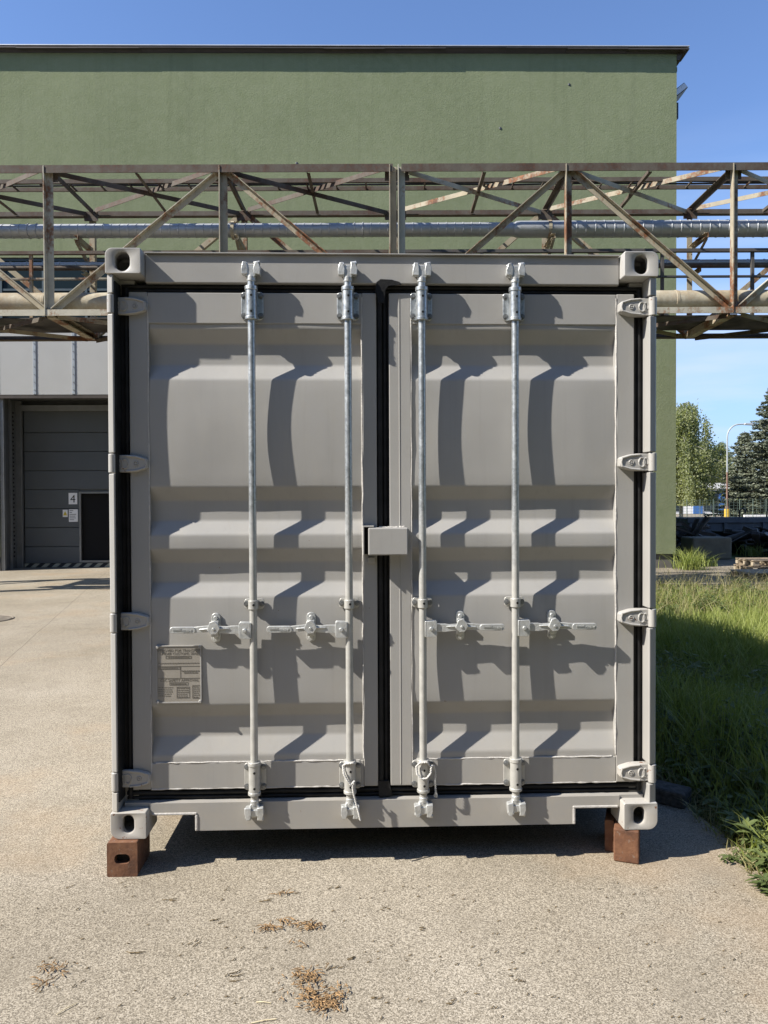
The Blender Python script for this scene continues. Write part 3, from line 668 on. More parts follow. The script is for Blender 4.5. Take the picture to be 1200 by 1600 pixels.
# gaskets
q = MB(); q.box(0.042, W - 0.042, 0.092, 0.112, 2.405, 2.4565)
for z, r in ((2.447, 0.0085), (2.428, 0.0075)): q.cyl((0.05, 0.090, z), (W - 0.05, 0.090, z), r, 10)
q.build('header_gasket', M['rubber'], ct_, 40)
q = MB(); q.box(0.042, W - 0.042, 0.096, 0.112, 0.1375, 0.21)
q.cyl((0.05, 0.092, 0.172), (W - 0.05, 0.092, 0.172), 0.010, 10); q.cyl((0.05, 0.094, 0.150), (W - 0.05, 0.094, 0.150), 0.007, 10)
q.build('sill_gasket', M['rubber'], ct_, 40)
for a, b in ((0.034, 0.085), (W - 0.085, W - 0.041)):
    q = MB(); q.box(a, b, 0.088, 0.0945, 0.21, 2.404); q.cyl(((a + b) / 2 + 0.006, 0.088, 0.15), ((a + b) / 2 + 0.006, 0.088, 2.44), 0.011, 10)
    q.build('side_gasket', M['rubber'], ct_, 40)
q = MB(); q.box(0.0335, 0.0395, 0.014, 0.0945, 0.16, 2.45); q.build('post_inner_strip', M['rubber'], ct_)  # thin black strip down the inner side of the left post only
q = MB(); q.box(1.178, 1.240, 0.094, 0.12, 0.139, 2.455); q.cyl((1.196, 0.084, 0.16), (1.196, 0.084, 2.45), 0.012, 12); q.cyl((1.219, 0.090, 0.16), (1.219, 0.090, 2.44), 0.009, 12)
q.prism([(1.176, 2.425), (1.182, 2.462), (1.20, 2.476), (1.25, 2.474), (1.285, 2.464), (1.295, 2.453), (1.235, 2.447), (1.222, 2.43), (1.216, 2.37), (1.192, 2.37)], 0.053, 0.0595, 'y')
q.prism([(1.180, 0.215), (1.23, 0.215), (1.245, 0.150), (1.185, 0.14)], 0.070, 0.092, 'y')
q.build('centre_gasket', M['rubber'], ct_, 40)

# doors
PROF = [(2.281, 0), (2.258, 0), (2.197, 1), (2.100, 1), (2.033, 0), (1.551, 0), (1.490, 1), (1.398, 1), (1.336, 0), (1.272, 0), (1.210, 1), (1.119, 1), (1.056, 0), (0.570, 0), (0.510, 1), (0.420, 1), (0.342, 0), (0.309, 0)]
DP = 0.039
def filleted(pr, r=0.009):
    out = [pr[0]]
    for i in range(1, len(pr) - 1):
        a, b, c_ = (Vector(pr[j]) for j in (i - 1, i, i + 1))
        d0, d1 = (a - b), (c_ - b); k = min(r, d0.length * 0.35, d1.length * 0.35)
        p0, p1 = b + d0.normalized() * k, b + d1.normalized() * k
        for tt in (0, 0.33, 0.67, 1): out.append(tuple((p0 * (1 - tt) ** 2 + b * 2 * tt * (1 - tt) + p1 * tt ** 2)))
    return out + [pr[-1]]
prof = filleted([(z, DV + 0.006 + d * DP) for z, d in PROF])
dense = []
for (z0, v0), (z1, v1) in zip(prof[:-1], prof[1:]):
    n = max(1, int(abs(z1 - z0) / 0.05))
    dense += [(z0 + (z1 - z0) * i / n, v0 + (v1 - v0) * i / n) for i in range(n)]
dense.append(prof[-1])
def make_door(us, seed, lab):
    a0, a1, b0, b1 = us                       # stile, stile
    nu = 36; V = []; rr = random.Random(seed); ph = [rr.uniform(0, 6) for _ in range(6)]
    for z, v in dense:
        for i in range(nu + 1):
            u = a1 - 0.002 + (b0 - a1 + 0.004) * i / nu
            sfl = 0.0013 * math.sin(u * 7 + ph[0] + z * 2.1) + 0.0010 * math.sin(z * 9 + ph[1] + u * 3) + 0.0006 * math.sin(u * 19 + ph[2]) * math.sin(z * 15 + ph[3])
            tq = (u - a1) / (b0 - a1); bul = 0.0
            for (f0, f1, am) in ((2.033, 1.551, 0.0065), (1.056, 0.570, 0.0055)):
                if f1 < z < f0: bul = am * math.sin(math.pi * (f0 - z) / (f0 - f1)) * min(1, 6 * tq, 6 * (1 - tq))
            V.append((u, v + sfl - bul, z))
    n = nu + 1
    Fq = [(r * n + i, r * n + i + 1, (r + 1) * n + i + 1, (r + 1) * n + i) for r in range(len(dense) - 1) for i in range(nu)]
    q = MB(); q.add(V, Fq); dr = q.build('door', P_, ct_, 60); tag(dr, lab)
    for x0, x1 in ((a0, a1), (b0, b1)):
        q = MB(); q.box(x0, x1, DV, 0.145, 0.192, 2.419); q.build('stile', P_, dr, bevel=0.004)
    q = MB(); q.box(a1 + 0.0005, b0 - 0.0005, DV + 0.001, 0.14, 2.28, 2.417); q.build('rail', P_, dr, bevel=0.003)
    q = MB(); q.box(a1 + 0.0005, b0 - 0.0005, DV + 0.001, 0.14, 0.194, 0.310); q.build('rail', P_, dr, bevel=0.003)
    def bead(p0, p1, r):
        k = 40; pts = [Vector(p0).lerp(Vector(p1), i / k) + Vector((rr.uniform(-1, 1), rr.uniform(-1, 1), rr.uniform(-1, 1))) * 0.0012 for i in range(k + 1)]
        q = MB(); q.tube(pts, [r * rr.uniform(0.7, 1.25) for _ in pts], 6); q.build('weld_bead', M['weld'], dr, 60)
    bead((a1 + 0.02, DV + 0.003, 0.311), (b0 - 0.02, DV + 0.003, 0.311), 0.0042)
    bead((b0 - 0.001, DV + 0.003, 0.32), (b0 - 0.001, DV + 0.003, 2.40), 0.0042)
    bead((a1 + 0.001, DV + 0.003, 0.20), (a1 + 0.001, DV + 0.003, 2.40), 0.0035)
    bead((a1, DV + 0.003, 0.193), (b0, DV + 0.003, 0.193), 0.004)
    return dr
doorL = make_door((0.080, 0.162, 1.117, 1.181), 1, 'left door leaf carrying the data plate')
doorR = make_door((1.237, 1.336, 2.272, 2.354), 2, 'right door leaf with the welded lock box')
# press line on the right door's inner stile
q = MB(); q.cyl((1.284, DV + 0.001, 0.20), (1.284, DV + 0.001, 2.41), 0.003, 8); q.build('press_line', P_, doorR, 60)
# hinges
def hinge(dr, s, z):
    X = (lambda u: u) if s == 0 else (lambda u: W - u)
    HF = 0.053 if s == 0 else 0.030
    q = MB()
    q.cyl((X(0.018), 0.024, z - 0.0415), (X(0.018), 0.024, z + 0.0415), 0.0175, 18)
    q.prism([(X(a), z + b) for a, b in ((0.018, -0.038), (0.085, -0.039), (0.115, -0.036), (0.155, -0.024), (0.163, -0.017), (0.163, 0.017), (0.155, 0.024), (0.115, 0.036), (0.085, 0.039), (0.018, 0.038))], HF, DV - 0.0005, 'y')
    hg = q.build('hinge', M['casting_paint'], dr, 35, bevel=0.003)
    q = MB()
    for pts in (((0.072, 0.034), (0.115, 0.030), (0.152, 0.019)), ((0.072, -0.034), (0.115, -0.030), (0.152, -0.019)), ((0.152, -0.019), (0.157, 0.0), (0.152, 0.019))):
        q.tube([(X(a), HF - 0.0005, z + b) for a, b in pts], 0.005, 8)
    q.tube([(X(0.064 + 0.014 * math.cos(k * R(30))), HF - 0.0005, z + 0.021 * math.sin(k * R(30))) for k in range(13)], 0.0038, 6)
    q.tube([(X(0.046 + 0.010 * math.cos(k * R(30))), HF - 0.0005, z + 0.019 * math.sin(k * R(30))) for k in range(-3, 8)], 0.0036, 6)
    q.tube([(X(0.112 + 0.010 * math.cos(k * R(30))), HF - 0.0005, z + 0.010 * math.sin(k * R(30))) for k in range(13)], 0.0028, 6)
    q.cyl((X(0.112), HF + 0.0005, z), (X(0.112), HF - 0.0045, z), 0.004, 8)
    q.build('hinge_relief', M['casting_paint'], hg, 60)
    hg.parent = ct_
for z in HZ: hinge(doorL, 0, z); hinge(doorR, 1, z)

# locking bars
BV = 0.0325
hexb = MB(); hexb.cyl((0, 0.0, 0), (0, -0.004, 0), 0.0125, 16); hexb.cyl((0, -0.004, 0), (0, -0.012, 0), 0.0095, 6); hexb.cyl((0, -0.012, 0), (0, -0.0145, 0), 0.006, 10)
bolt_me = hexb.mesh('bolt', M['bolt_steel'], 40)
def bracket_mesh(hw, hh, sleeve, sl_h, mat, collar):
    q = MB(); pl = rrect(0, 0, hw, hh, [0.014] * 4, 5); q.prism(pl, DV - 0.006, DV - 0.0005, 'y')
    q.cyl((0, BV, -sl_h), (0, BV, sl_h), sleeve, 24)
    q.box(-sleeve * 0.8, sleeve * 0.8, BV, DV - 0.0055, -sl_h * 0.9, sl_h * 0.9)
    if collar:
        q.cyl((0, BV, -sl_h - 0.004), (0, BV, -sl_h + 0.010), sleeve + 0.003, 24); q.cyl((0, BV, sl_h - 0.006), (0, BV, sl_h + 0.012), sleeve + 0.003, 24)
    return q
def keeper(sgn, seed):
    """cast keeper and the cam in it; sgn 1 at the header, -1 at the sill"""
    rr = random.Random(seed); v0 = 0.059 if sgn > 0 else 0.0515
    q = MB()
    q.prism([(-0.036, -0.012), (0.036, -0.016), (0.030, 0.022), (-0.030, 0.026)], v0 - 0.012, v0, 'y')
    for sx_ in (-1, 1):
        x = sx_ * 0.024
        q.prism([(x - 0.012, -0.020), (x + 0.012, -0.022), (x + 0.014, 0.004), (x + 0.006, 0.028), (x - 0.008, 0.026), (x - 0.013, 0.0)], v0 - 0.046, v0 - 0.010, 'y')
    q.prism([(-0.028, -0.010), (0.026, -0.014), (0.024, 0.012), (-0.022, 0.018)], v0 - 0.040, v0 - 0.011, 'y')
    q.cyl((-0.034, v0 - 0.034, 0.012), (-0.012, v0 - 0.036, 0.020), 0.010, 8); q.cyl((0.012, v0 - 0.036, 0.022), (0.036, v0 - 0.034, 0.026), 0.008, 8)
    if sgn < 0: q.v = [(x, y, -z) for x, y, z in q.v]
    q.cyl((-0.030, v0 - 0.020, -0.016), (0.030, v0 - 0.022, -0.012), 0.009, 8)
    q.v = [(x * 1.12, y, z * 1.15) for x, y, z in q.v]
    q.v = [(x + rr.uniform(-1, 1) * 0.0022, y + rr.uniform(-1, 1) * 0.002, z + rr.uniform(-1, 1) * 0.0022) for x, y, z in q.v]
    return q
def cam_(sgn):
    q = MB(); q.prism([(-0.016, -0.034), (0.016, -0.034), (0.026, -0.016), (0.031, 0.002), (0.015, 0.024), (-0.017, 0.022), (-0.032, 0.004), (-0.026, -0.014)], BV - 0.016, BV + 0.014, 'y')
    q.cyl((0, BV, -0.05), (0, BV, -0.026), 0.0195, 16); q.cyl((0, BV, -0.026), (0, BV, -0.014), 0.0195, 16, 0.010)
    if sgn < 0: q.v = [(x, y, -z) for x, y, z in q.v]
    return q
def handle_meshes(s):
    """s = -1: handle runs to the left of its bar, +1 to the right; origin on the bar axis at handle height"""
    X = lambda a: a * s
    hub = MB()
    pts = [(0.010, 0.030), (0.058, 0.032), (0.062, 0.026), (0.062, -0.034), (0.054, -0.042), (0.010, -0.042)]
    hub.prism([(X(a), b) for a, b in pts], BV - 0.022, BV - 0.016, 'y'); hub.prism([(X(a), b) for a, b in pts], BV + 0.006, BV + 0.012, 'y')
    hub.box(min(X(0.008), X(0.016)), max(X(0.008), X(0.016)), BV - 0.022, BV + 0.012, -0.041, 0.029)
    hub.cyl((X(0.036), BV - 0.031, -0.004), (X(0.036), BV - 0.021, -0.004), 0.009, 12)
    arm = MB()
    arm.prism([(X(a), b) for a, b in ((0.030, 0.015), (0.10, 0.015), (0.118, 0.012), (0.20, 0.017), (0.265, 0.011), (0.265, -0.014), (0.20, -0.011), (0.118, -0.018), (0.10, -0.020), (0.030, -0.020))], BV - 0.014, BV + 0.004, 'y')
    arm.tube([(X(0.105), BV - 0.015, 0.004), (X(0.17), BV - 0.019, 0.006), (X(0.235), BV - 0.018, 0.001)], [0.003, 0.006, 0.004], 8)
    grip = MB(); gr = rrect(0.310, -0.002, 0.056, 0.0145, [0.012] * 4, 5); grip.prism([(X(a), b) for a, b in gr], BV - 0.017, BV + 0.003, 'y')
    # catch on the door
    cat = MB(); cx = 0.172
    cat.prism([(X(cx) + a, b) for a, b in rrect(0, 0.000, 0.020, 0.066, [0.019] * 4, 6)], DV - 0.005, DV + 0.004, 'y')
    cat.box(X(cx) - 0.016, X(cx) + 0.016, BV + 0.006, DV - 0.004, -0.036, -0.014)
    cat.box(X(cx) - 0.016, X(cx) + 0.016, BV + 0.010, DV - 0.004, 0.014, 0.034)
    cat.cyl((X(cx), DV - 0.006, 0.045), (X(cx), DV - 0.016, 0.045), 0.0105, 6); cat.cyl((X(cx), DV - 0.006, -0.048), (X(cx), DV - 0.010, -0.048), 0.012, 14)
    flap = MB()
    flap.prism([(X(cx) + a, b) for a, b in ((-0.029, 0.000), (-0.016, 0.034), (0.004, 0.040), (0.020, 0.026), (0.029, 0.006), (0.013, -0.018), (-0.010, -0.020))], BV - 0.030, BV - 0.019, 'y')
    flap.cyl((X(cx), BV - 0.033, 0.004), (X(cx), BV - 0.029, 0.004), 0.007, 10)
    return hub, arm, grip, cat, flap
BM = M['bar_metal']
br_hi = bracket_mesh(0.049, 0.062, 0.0255, 0.066, BM, True).mesh('bearing_bracket', BM, 35)
br_mid = bracket_mesh(0.045, 0.023, 0.0225, 0.020, BM, False).mesh('bearing_clip', BM, 35)
dot = MB(); dot.cyl((0, BV - 0.0245, 0), (0, BV - 0.0262, 0), 0.0055, 10); dot_me = dot.mesh('grease_hole', M['black_void'])
HM = {s: handle_meshes(s) for s in (-1, 1)}
hmesh = {}
for s, (hub, arm, grip, cat, flap) in HM.items():
    hmesh[s] = [('handle_hub', hub.mesh('handle_hub', M['zinc_paint'], 35)), ('handle_arm', arm.mesh('handle_arm', M['zinc_paint'], 35)), ('handle_grip', grip.mesh('handle_grip', M['zinc_paint'], 35)),
                ('handle_catch', cat.mesh('handle_catch', M['zinc_paint'], 35)), ('catch_flap', flap.mesh('catch_flap', M['zinc_paint'], 35))]
BARS = [(0.628, -1, 0.0), (1.054, -1, 0.003), (1.383, 1, 0.003), (1.801, 1, 0.0)]
HZZ = 0.919
for bi, (u, s, dzz) in enumerate(BARS):
    q = MB(); q.cyl((0, BV, 0.135), (0, BV, 2.478), 0.0168, 28)
    bar = q.build('locking_bar', BM, ct_, 35, loc=(u, 0, 0))
    tag(bar, ['first locking bar from the left hinge side', 'second locking bar, left of the centre gasket', 'third locking bar, right of the centre gasket', 'fourth locking bar, nearest the right hinge side'][bi])
    for zc in (2.357, 0.247):
        link('bearing_bracket', br_hi, bar, loc=(0, 0, zc), bevel=0.002)
        for a in (-0.0375, 0.0375):
            for b in (-0.044, 0.044): link('bolt', bolt_me, bar, loc=(a, DV - 0.006, zc + b))
        for b in (-0.036, 0.034): link('grease_hole', dot_me, bar, loc=(0.003, 0, zc + b))
    link('bearing_clip', br_mid, bar, loc=(0, 0, 1.026), bevel=0.002)
    for a in (-0.034, 0.034): link('bolt', bolt_me, bar, loc=(a, DV - 0.006, 1.026))
    link('grease_hole', dot_me, bar, loc=(0.004, 0.003, 1.027))
    keeper(1, bi).build('cam_keeper', M['zinc_paint'], bar, 40, 0.003, 2, (0, 0, 2.508)); cam_(1).build('cam', M['zinc_paint'], bar, 40, 0.003, 2, (0, 0, 2.505))
    keeper(-1, bi + 9).build('cam_keeper', M['zinc_paint'], bar, 40, 0.003, 2, (0, 0, 0.102)); cam_(-1).build('cam', M['zinc_paint'], bar, 40, 0.003, 2, (0, 0, 0.106))
    for nm, me in hmesh[s]: link(nm, me, bar, bevel=0.0018, loc=(0, 0, HZZ))
    xg = s * 0.312
    put_text('zenid', 0.017, M['zinc_paint'], bar, xg - 0.022, BV - 0.0175, HZZ - 0.004, 'CENTER', 0.0016, 'grip_lettering')
    put_text('GURY', 0.017, M['zinc_paint'], bar, xg + 0.022, BV - 0.0175, HZZ - 0.011, 'CENTER', 0.0016, 'grip_lettering')

# lock box across the two doors
q = MB(); q.box(1.140, 1.316, -0.004, DV - 0.001, 1.245, 1.366); lb = q.build('lock_box', FP, ct_, bevel=0.005)
tag(lb, 'welded lock box across the door gap')
q = MB(); q.prism([(1.116, 1.245), (1.122, 1.245), (1.122, 1.369), (1.166, 1.369), (1.166, 1.375), (1.116, 1.375)], 0.010, DV - 0.001, 'y'); q.build('hood', FP, lb, bevel=0.0015)
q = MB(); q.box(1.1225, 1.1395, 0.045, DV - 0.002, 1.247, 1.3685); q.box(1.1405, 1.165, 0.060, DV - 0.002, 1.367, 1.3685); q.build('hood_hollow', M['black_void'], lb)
q = MB(); q.box(1.138, 1.172, 0.055, DV - 0.001, 1.205, 1.232); q.build('lug', FP, lb, bevel=0.003)
rr = random.Random(5); q = MB(); q.tube([(1.19 + i * 0.006, 0.066 + rr.uniform(-0.002, 0.002), 1.366 + rr.uniform(-0.001, 0.002)) for i in range(21)], [rr.uniform(0.003, 0.0055) for _ in range(21)], 6); q.build('weld_bead', M['weld'], lb, 60)

# data plate on the left door
pv = DV - 0.004; p0, p1, z0, z1 = 0.189, 0.391, 0.582, 0.842
q = MB(); q.box(p0, p1, pv, DV + 0.004, z0, z1); dpl = q.build('data_plate', M['plate_metal'], ct_, bevel=0.001); tag(dpl, 'engraved approval plate with rivets at its corners')
q = MB()
for a, b, c_, d_ in ((p0, p1, z0, z0 + 0.006), (p0, p1, z1 - 0.006, z1), (p0, p0 + 0.006, z0 + 0.007, z1 - 0.007), (p1 - 0.006, p1, z0 + 0.007, z1 - 0.007)): q.box(a, b, pv - 0.003, pv - 0.0002, c_, d_)
q.build('plate_border', M['container_paint'], dpl, bevel=0.001)
for a in (p0 + 0.007, p1 - 0.007):
    for b in (z0 + 0.007, z1 - 0.007):
        q = MB(); q.cyl((a, pv - 0.002, b), (a, pv - 0.009, b), 0.0085, 12, 0.005); q.build('rivet', M['container_paint'], dpl, 40)
ink = M['plate_ink']; pm = (p0 + p1) / 2
put_text('APPROVED FOR TRANSPORT', 0.0162, ink, dpl, pm + 0.002, pv - 0.0003, 0.8135, sx=0.98)
put_text('UNDER CUSTOMS SEAL', 0.0162, ink, dpl, pm + 0.000, pv - 0.0003, 0.7990)
put_text('CSC SAFETY APPROVAL', 0.0162, ink, dpl, pm + 0.002, pv - 0.0003, 0.6795)
q = MB(); yy = (pv - 0.0012, pv - 0.0004)
def frame2(a, b, c_, d_, t_=0.0009):
    q.box(a, b, *yy, c_, c_ + t_); q.box(a, b, *yy, d_ - t_, d_); q.box(a, a + t_, *yy, c_ + t_, d_ - t_); q.box(b - t_, b, *yy, c_ + t_, d_ - t_)
frame2(0.231, 0.345, 0.783, 0.7945); q.box(0.197, 0.384, *yy, 0.7475, 0.7487); q.box(0.197, 0.384, *yy, 0.694, 0.6952); q.box(0.296, 0.2972, *yy, 0.6955, 0.7470)
frame2(0.199, 0.294, 0.735, 0.746); frame2(0.247, 0.330, 0.664, 0.676); frame2(0.279, 0.336, 0.606, 0.656); frame2(0.349, 0.383, 0.604, 0.662)
rr = random.Random(8)
def dashes(a, b, z, h=0.0035):
    x = a
    while x < b - 0.004:
        w_ = rr.uniform(0.004, 0.012); q.box(x, min(b, x + w_), *yy, z, z + h); x += w_ + rr.uniform(0.002, 0.004)
dashes(0.242, 0.335, 0.7868, 0.0045); dashes(0.20, 0.378, 0.7600, 0.004); dashes(0.205, 0.285, 0.7385, 0.0035)
dashes(0.302, 0.380, 0.7245, 0.0045); dashes(0.312, 0.372, 0.7165, 0.0045); dashes(0.253, 0.325, 0.6678, 0.0045)
for k in range(5): dashes(0.198, 0.255 + rr.uniform(-0.01, 0.012), 0.652 - k * 0.0095, 0.0028)
for k in range(5): dashes(0.284, 0.332, 0.648 - k * 0.0095, 0.0032)
for k in range(6): dashes(0.353, 0.380, 0.654 - k * 0.0092, 0.0026)
q.build('plate_print', ink, dpl)

# cords tied round two bars
def twisted(pts, r):
    out = []; pts = [Vector(p) for p in pts]; fine = []
    for a, b in zip(pts[:-1], pts[1:]):
        n = max(2, int((b - a).length / 0.003)); fine += [a.lerp(b, i / n) for i in range(n)]
    fine.append(pts[-1]); q = MB()
    for off in (0, math.pi):
        q.tube([p + Vector((math.cos(i * 0.9 + off), math.sin(i * 0.9 + off), 0.4 * math.sin(i * 0.9 + off))) * r * 0.55 for i, p in enumerate(fine)], r * 0.75, 6)
    return q
def cord(u, pts, label):
    root = twisted([(a, b, c_) for a, b, c_ in pts], 0.0042).build('seal_cord', M['rope'], None, 70)
    root.location = Vector(CO) + Matrix.Rotation(YAW, 3, 'Z') @ Vector((u, 0, 0)); root.rotation_euler = (0, 0, YAW); tag(root, label, 'cord')
cord(1.054, [(0.026, 0.028, 0.315), (0.012, 0.000, 0.322), (-0.014, 0.0, 0.320), (-0.031, 0.020, 0.305), (-0.027, 0.0, 0.275), (-0.010, -0.006, 0.245), (0.004, -0.007, 0.228), (0.020, -0.004, 0.244), (0.012, -0.008, 0.222), (0.016, -0.007, 0.190), (0.026, -0.006, 0.150), (0.038, -0.008, 0.105), (0.045, -0.010, 0.072)], 'pale twisted cord looped round the foot of the second locking bar')
cord(1.383, [(0.030, 0.010, 0.300), (0.014, -0.002, 0.322), (-0.016, -0.002, 0.320), (-0.033, 0.006, 0.300), (-0.030, -0.002, 0.268), (-0.010, -0.007, 0.250), (0.012, -0.007, 0.252), (0.030, -0.002, 0.272), (0.034, 0.004, 0.305), (0.045, 0.014, 0.300), (0.054, 0.022, 0.270), (0.053, 0.026, 0.220), (0.056, 0.028, 0.175), (0.050, 0.028, 0.160), (0.060, 0.028, 0.155), (0.058, 0.028, 0.175)], 'pale twisted cord looped round the foot of the third locking bar')

# supports
def cz(u, v): return Vector(CO) + Matrix.Rotation(YAW, 3, 'Z') @ Vector((u, v, 0))
sb = empty('support_block', (cz(0.060, 0.0).x, cz(0.06, 0.0).y, 0), YAW); tag(sb, 'rusty square steel block with slotted hole under the left corner', 'support block', 'blocks under the container')
q = MB(); hgt = CO[2] - 0.0005; out = rrect(0, hgt / 2, 0.066, hgt / 2, [0.008] * 4); inn = rrect(0.0, 0.078, 0.034, 0.022, [0.0215] * 4)
n = len(out); vs = [(a, -0.03, b) for a, b in out] + [(a, -0.03, b) for a, b in inn] + [(a, 0.0, b) for a, b in inn] + [(a, 0.17, b) for a, b in out]
fs = [(i, (i + 1) % n, n + (i + 1) % n, n + i) for i in range(n)] + [(n + i, n + (i + 1) % n, 2 * n + (i + 1) % n, 2 * n + i) for i in range(n)] + [tuple(range(2 * n, 3 * n))] + [(i, 3 * n + i, 3 * n + (i + 1) % n, (i + 1) % n) for i in range(n)] + [tuple(range(3 * n, 4 * n))]
q.add(vs, fs); q.build('block_body', M['rusty_block'], sb, 40)
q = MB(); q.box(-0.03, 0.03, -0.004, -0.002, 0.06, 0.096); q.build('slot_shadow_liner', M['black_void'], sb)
sb2 = empty('support_block', (1.105, 3.49, 0), R(-20)); tag(sb2, 'plain rusty steel block standing askew under the right corner', 'support block', 'blocks under the container')
q = MB(); q.box(-0.055, 0.055, -0.06, 0.11, 0.001, hgt); q.build('block_body', M['rusty_block'], sb2, bevel=0.006)
q = MB(); q.box(-0.1, -0.057, 0.03, 0.24, 0.001, hgt - 0.001); q.build('side_plate', M['rusty_block'], sb2, bevel=0.004)

# kerb length beside the container
q = MB(); rr = random.Random(12); q.box(-0.55, 0.20, -0.07, 0.07, 0.0, 0.085)
kb = q.build('kerb_stone', M['kerb'], None, bevel=0.012); kb.location = (1.46, 4.20, 0.0); kb.rotation_euler = (0, R(1.0), R(-38)); tag(kb, 'dark rough kerb stone on the paving by the right side of the container', 'kerb')

# manhole at the left edge
mh = empty('manhole_cover', (-5.55, 10.65, 0.003)); tag(mh, 'round iron manhole cover in the paving at the left edge', 'manhole cover')
q = MB(); q.cyl((0, 0, 0), (0, 0, 0.003), 0.33, 32); q.build('lid', M['manhole_iron'], mh, 40)
q = MB(); q.tube([(0.36 * math.cos(k * R(10)), 0.36 * math.sin(k * R(10)), 0.0) for k in range(37)], 0.010, 6); q.build('ring', M['manhole_iron'], mh, 60)

# ================================================================== BACKGROUND RIGHT
q = MB(); rr = random.Random(21)
o_ = at(1109, 876, 20.8); q.box(-0.55, 0.55, -0.35, 0.4, 0.0, 0.60)
cb = q.build('concrete_block', M['concrete'], None, bevel=0.05, seg=3); cb.location = (o_.x + 0.03, 21.1, -0.01); cb.rotation_euler = (0, 0, R(4)); tag(cb, 'weathered concrete block in the shade right of the green hall', 'concrete block')
sk = empty('steel_skip', (at(1160, 820, 25.5).x + 0.5, 25.5, -0.02), R(2)); tag(sk, 'long dark steel skip with hooks along its rim behind the scrap', 'skip')
q = MB(); q.box(-2.3, 3.0, 0, 0.06, 0.05, 1.0); q.box(-2.3, 3.0, 2.0, 2.06, 0.05, 1.0); q.box(-2.3, -2.24, 0.061, 1.999, 0.05, 1.0); q.box(2.94, 3.0, 0.061, 1.999, 0.05, 1.0); q.box(-2.24, 2.94, 0.061, 1.999, 0.05, 0.12); q.build('trough', M['skip_steel'], sk)
q = MB(); q.box(-2.38, 3.08, -0.06, 0.0, 0.86, 1.03); q.build('rim', M['skip_steel'], sk, bevel=0.01)
for x in (-2.27, -1.1, 0.2, 1.5, 2.8):
    q = MB(); q.box(x - 0.05, x + 0.05, -0.07, -0.001, 0.05, 0.855); q.build('rib', M['skip_steel'], sk, bevel=0.005)
for x in (-0.62, 0.30):
    q = MB(); q.tube([(x, -0.03, 1.0), (x, -0.03, 1.2)] + [(x + 0.10 - 0.10 * math.cos(k * R(30)), -0.03, 1.22 + 0.10 * math.sin(k * R(30))) for k in range(8)], 0.025, 8); q.build('hook', M['scrap_steel'], sk, 50)
q = MB(); rr = random.Random(33)
for k in range(70):
    x = rr.uniform(10.5, 14.5); y = rr.uniform(21.6, 24.6); z = rr.uniform(0.05, 0.75) * (1 - abs(y - 23.1) / 2.6)
    a = Vector((rr.uniform(-1, 1), rr.uniform(-0.5, 0.5), rr.uniform(-0.25, 0.35))).normalized() * rr.uniform(0.3, 0.9)
    if rr.random() < 0.6: q.beam(Vector((x, y, z)) - a, Vector((x, y, z)) + a, rr.uniform(0.06, 0.22), rr.uniform(0.05, 0.14), rr.choice(['L', 'U', 'box', 'I']))
    else:
        m4 = Matrix.Translation((x, y, z)) @ Matrix.Rotation(rr.uniform(0, 6), 4, 'Z') @ Matrix.Rotation(rr.uniform(-0.7, 0.7), 4, 'X'); q.box(-0.4, 0.4, -0.3, 0.3, -0.012, 0.012, m4)
    if k % 6 == 0: q.cyl(Vector((x, y, z)) - a * 0.6, Vector((x, y, z)) + a * 0.6, rr.uniform(0.05, 0.14), 12)
tag(q.build('scrap_heap', M['scrap_steel'], None, 35), 'tangled heap of dark scrap steel in the shade right of the hall', 'scrap', kind='stuff')
q = MB()
for k in range(26):
    x = rr.uniform(8.0, 9.2); y = rr.uniform(21.5, 23.5); a = Vector((rr.uniform(-1, 1), rr.uniform(-0.5, 0.5), rr.uniform(-0.2, 0.5))).normalized() * rr.uniform(0.3, 0.8)
    z = rr.uniform(0.1, 1.0); q.beam(Vector((x, y, z)) - a, Vector((x, y, z)) + a, rr.uniform(0.08, 0.3), rr.uniform(0.04, 0.1), rr.choice(['L', 'U', 'box']))
tag(q.build('timber_heap', M['scrap_steel'], None, 35), 'dark heap of rubble and offcuts against the hall corner', 'rubble', kind='stuff')

def pallet(loc, rz, label, mats):
    p = empty('pallet', loc, rz); tag(p, label, 'pallet', 'pallets at the right edge')
    for k in range(5):
        y = -0.35 + k * 0.175; q = MB(); q.box(-0.6, 0.6, y - 0.05, y + 0.05, 0.122, 0.144); q.build('deck_board', M[mats[0]], p, bevel=0.003)
    for x in (-0.53, 0.0, 0.53):
        q = MB(); q.box(x - 0.05, x + 0.05, -0.4, 0.4, 0.1, 0.1215); q.build('stringer_board', M[mats[0]], p)
        for y in (-0.34, 0.0, 0.34): q = MB(); q.box(x - 0.07, x + 0.07, y - 0.05, y + 0.05, 0.022, 0.0995); q.build('spacer_block', M[mats[1]], p)
        q = MB(); q.box(x - 0.05, x + 0.05, -0.4, 0.4, 0, 0.0215); q.build('base_board', M[mats[0]], p)
    return p
a_ = at(1192, 905, 15.6); pallet((at(1200, 900, 15.7).x + 0.10, 15.9, 0.0), R(6), 'near pallet with pale boards lying at the right edge', ('pale_wood', 'old_wood'))
pallet((at(1200, 880, 17.0).x + 0.05, 17.1, 0.0), R(-4), 'brown pallet under another one, farther back at the right edge', ('old_wood', 'pale_wood'))
pallet((at(1200, 880, 17.0).x + 0.13, 17.15, 0.146), R(2), 'brown pallet on top of another one at the right edge', ('old_wood', 'pale_wood'))

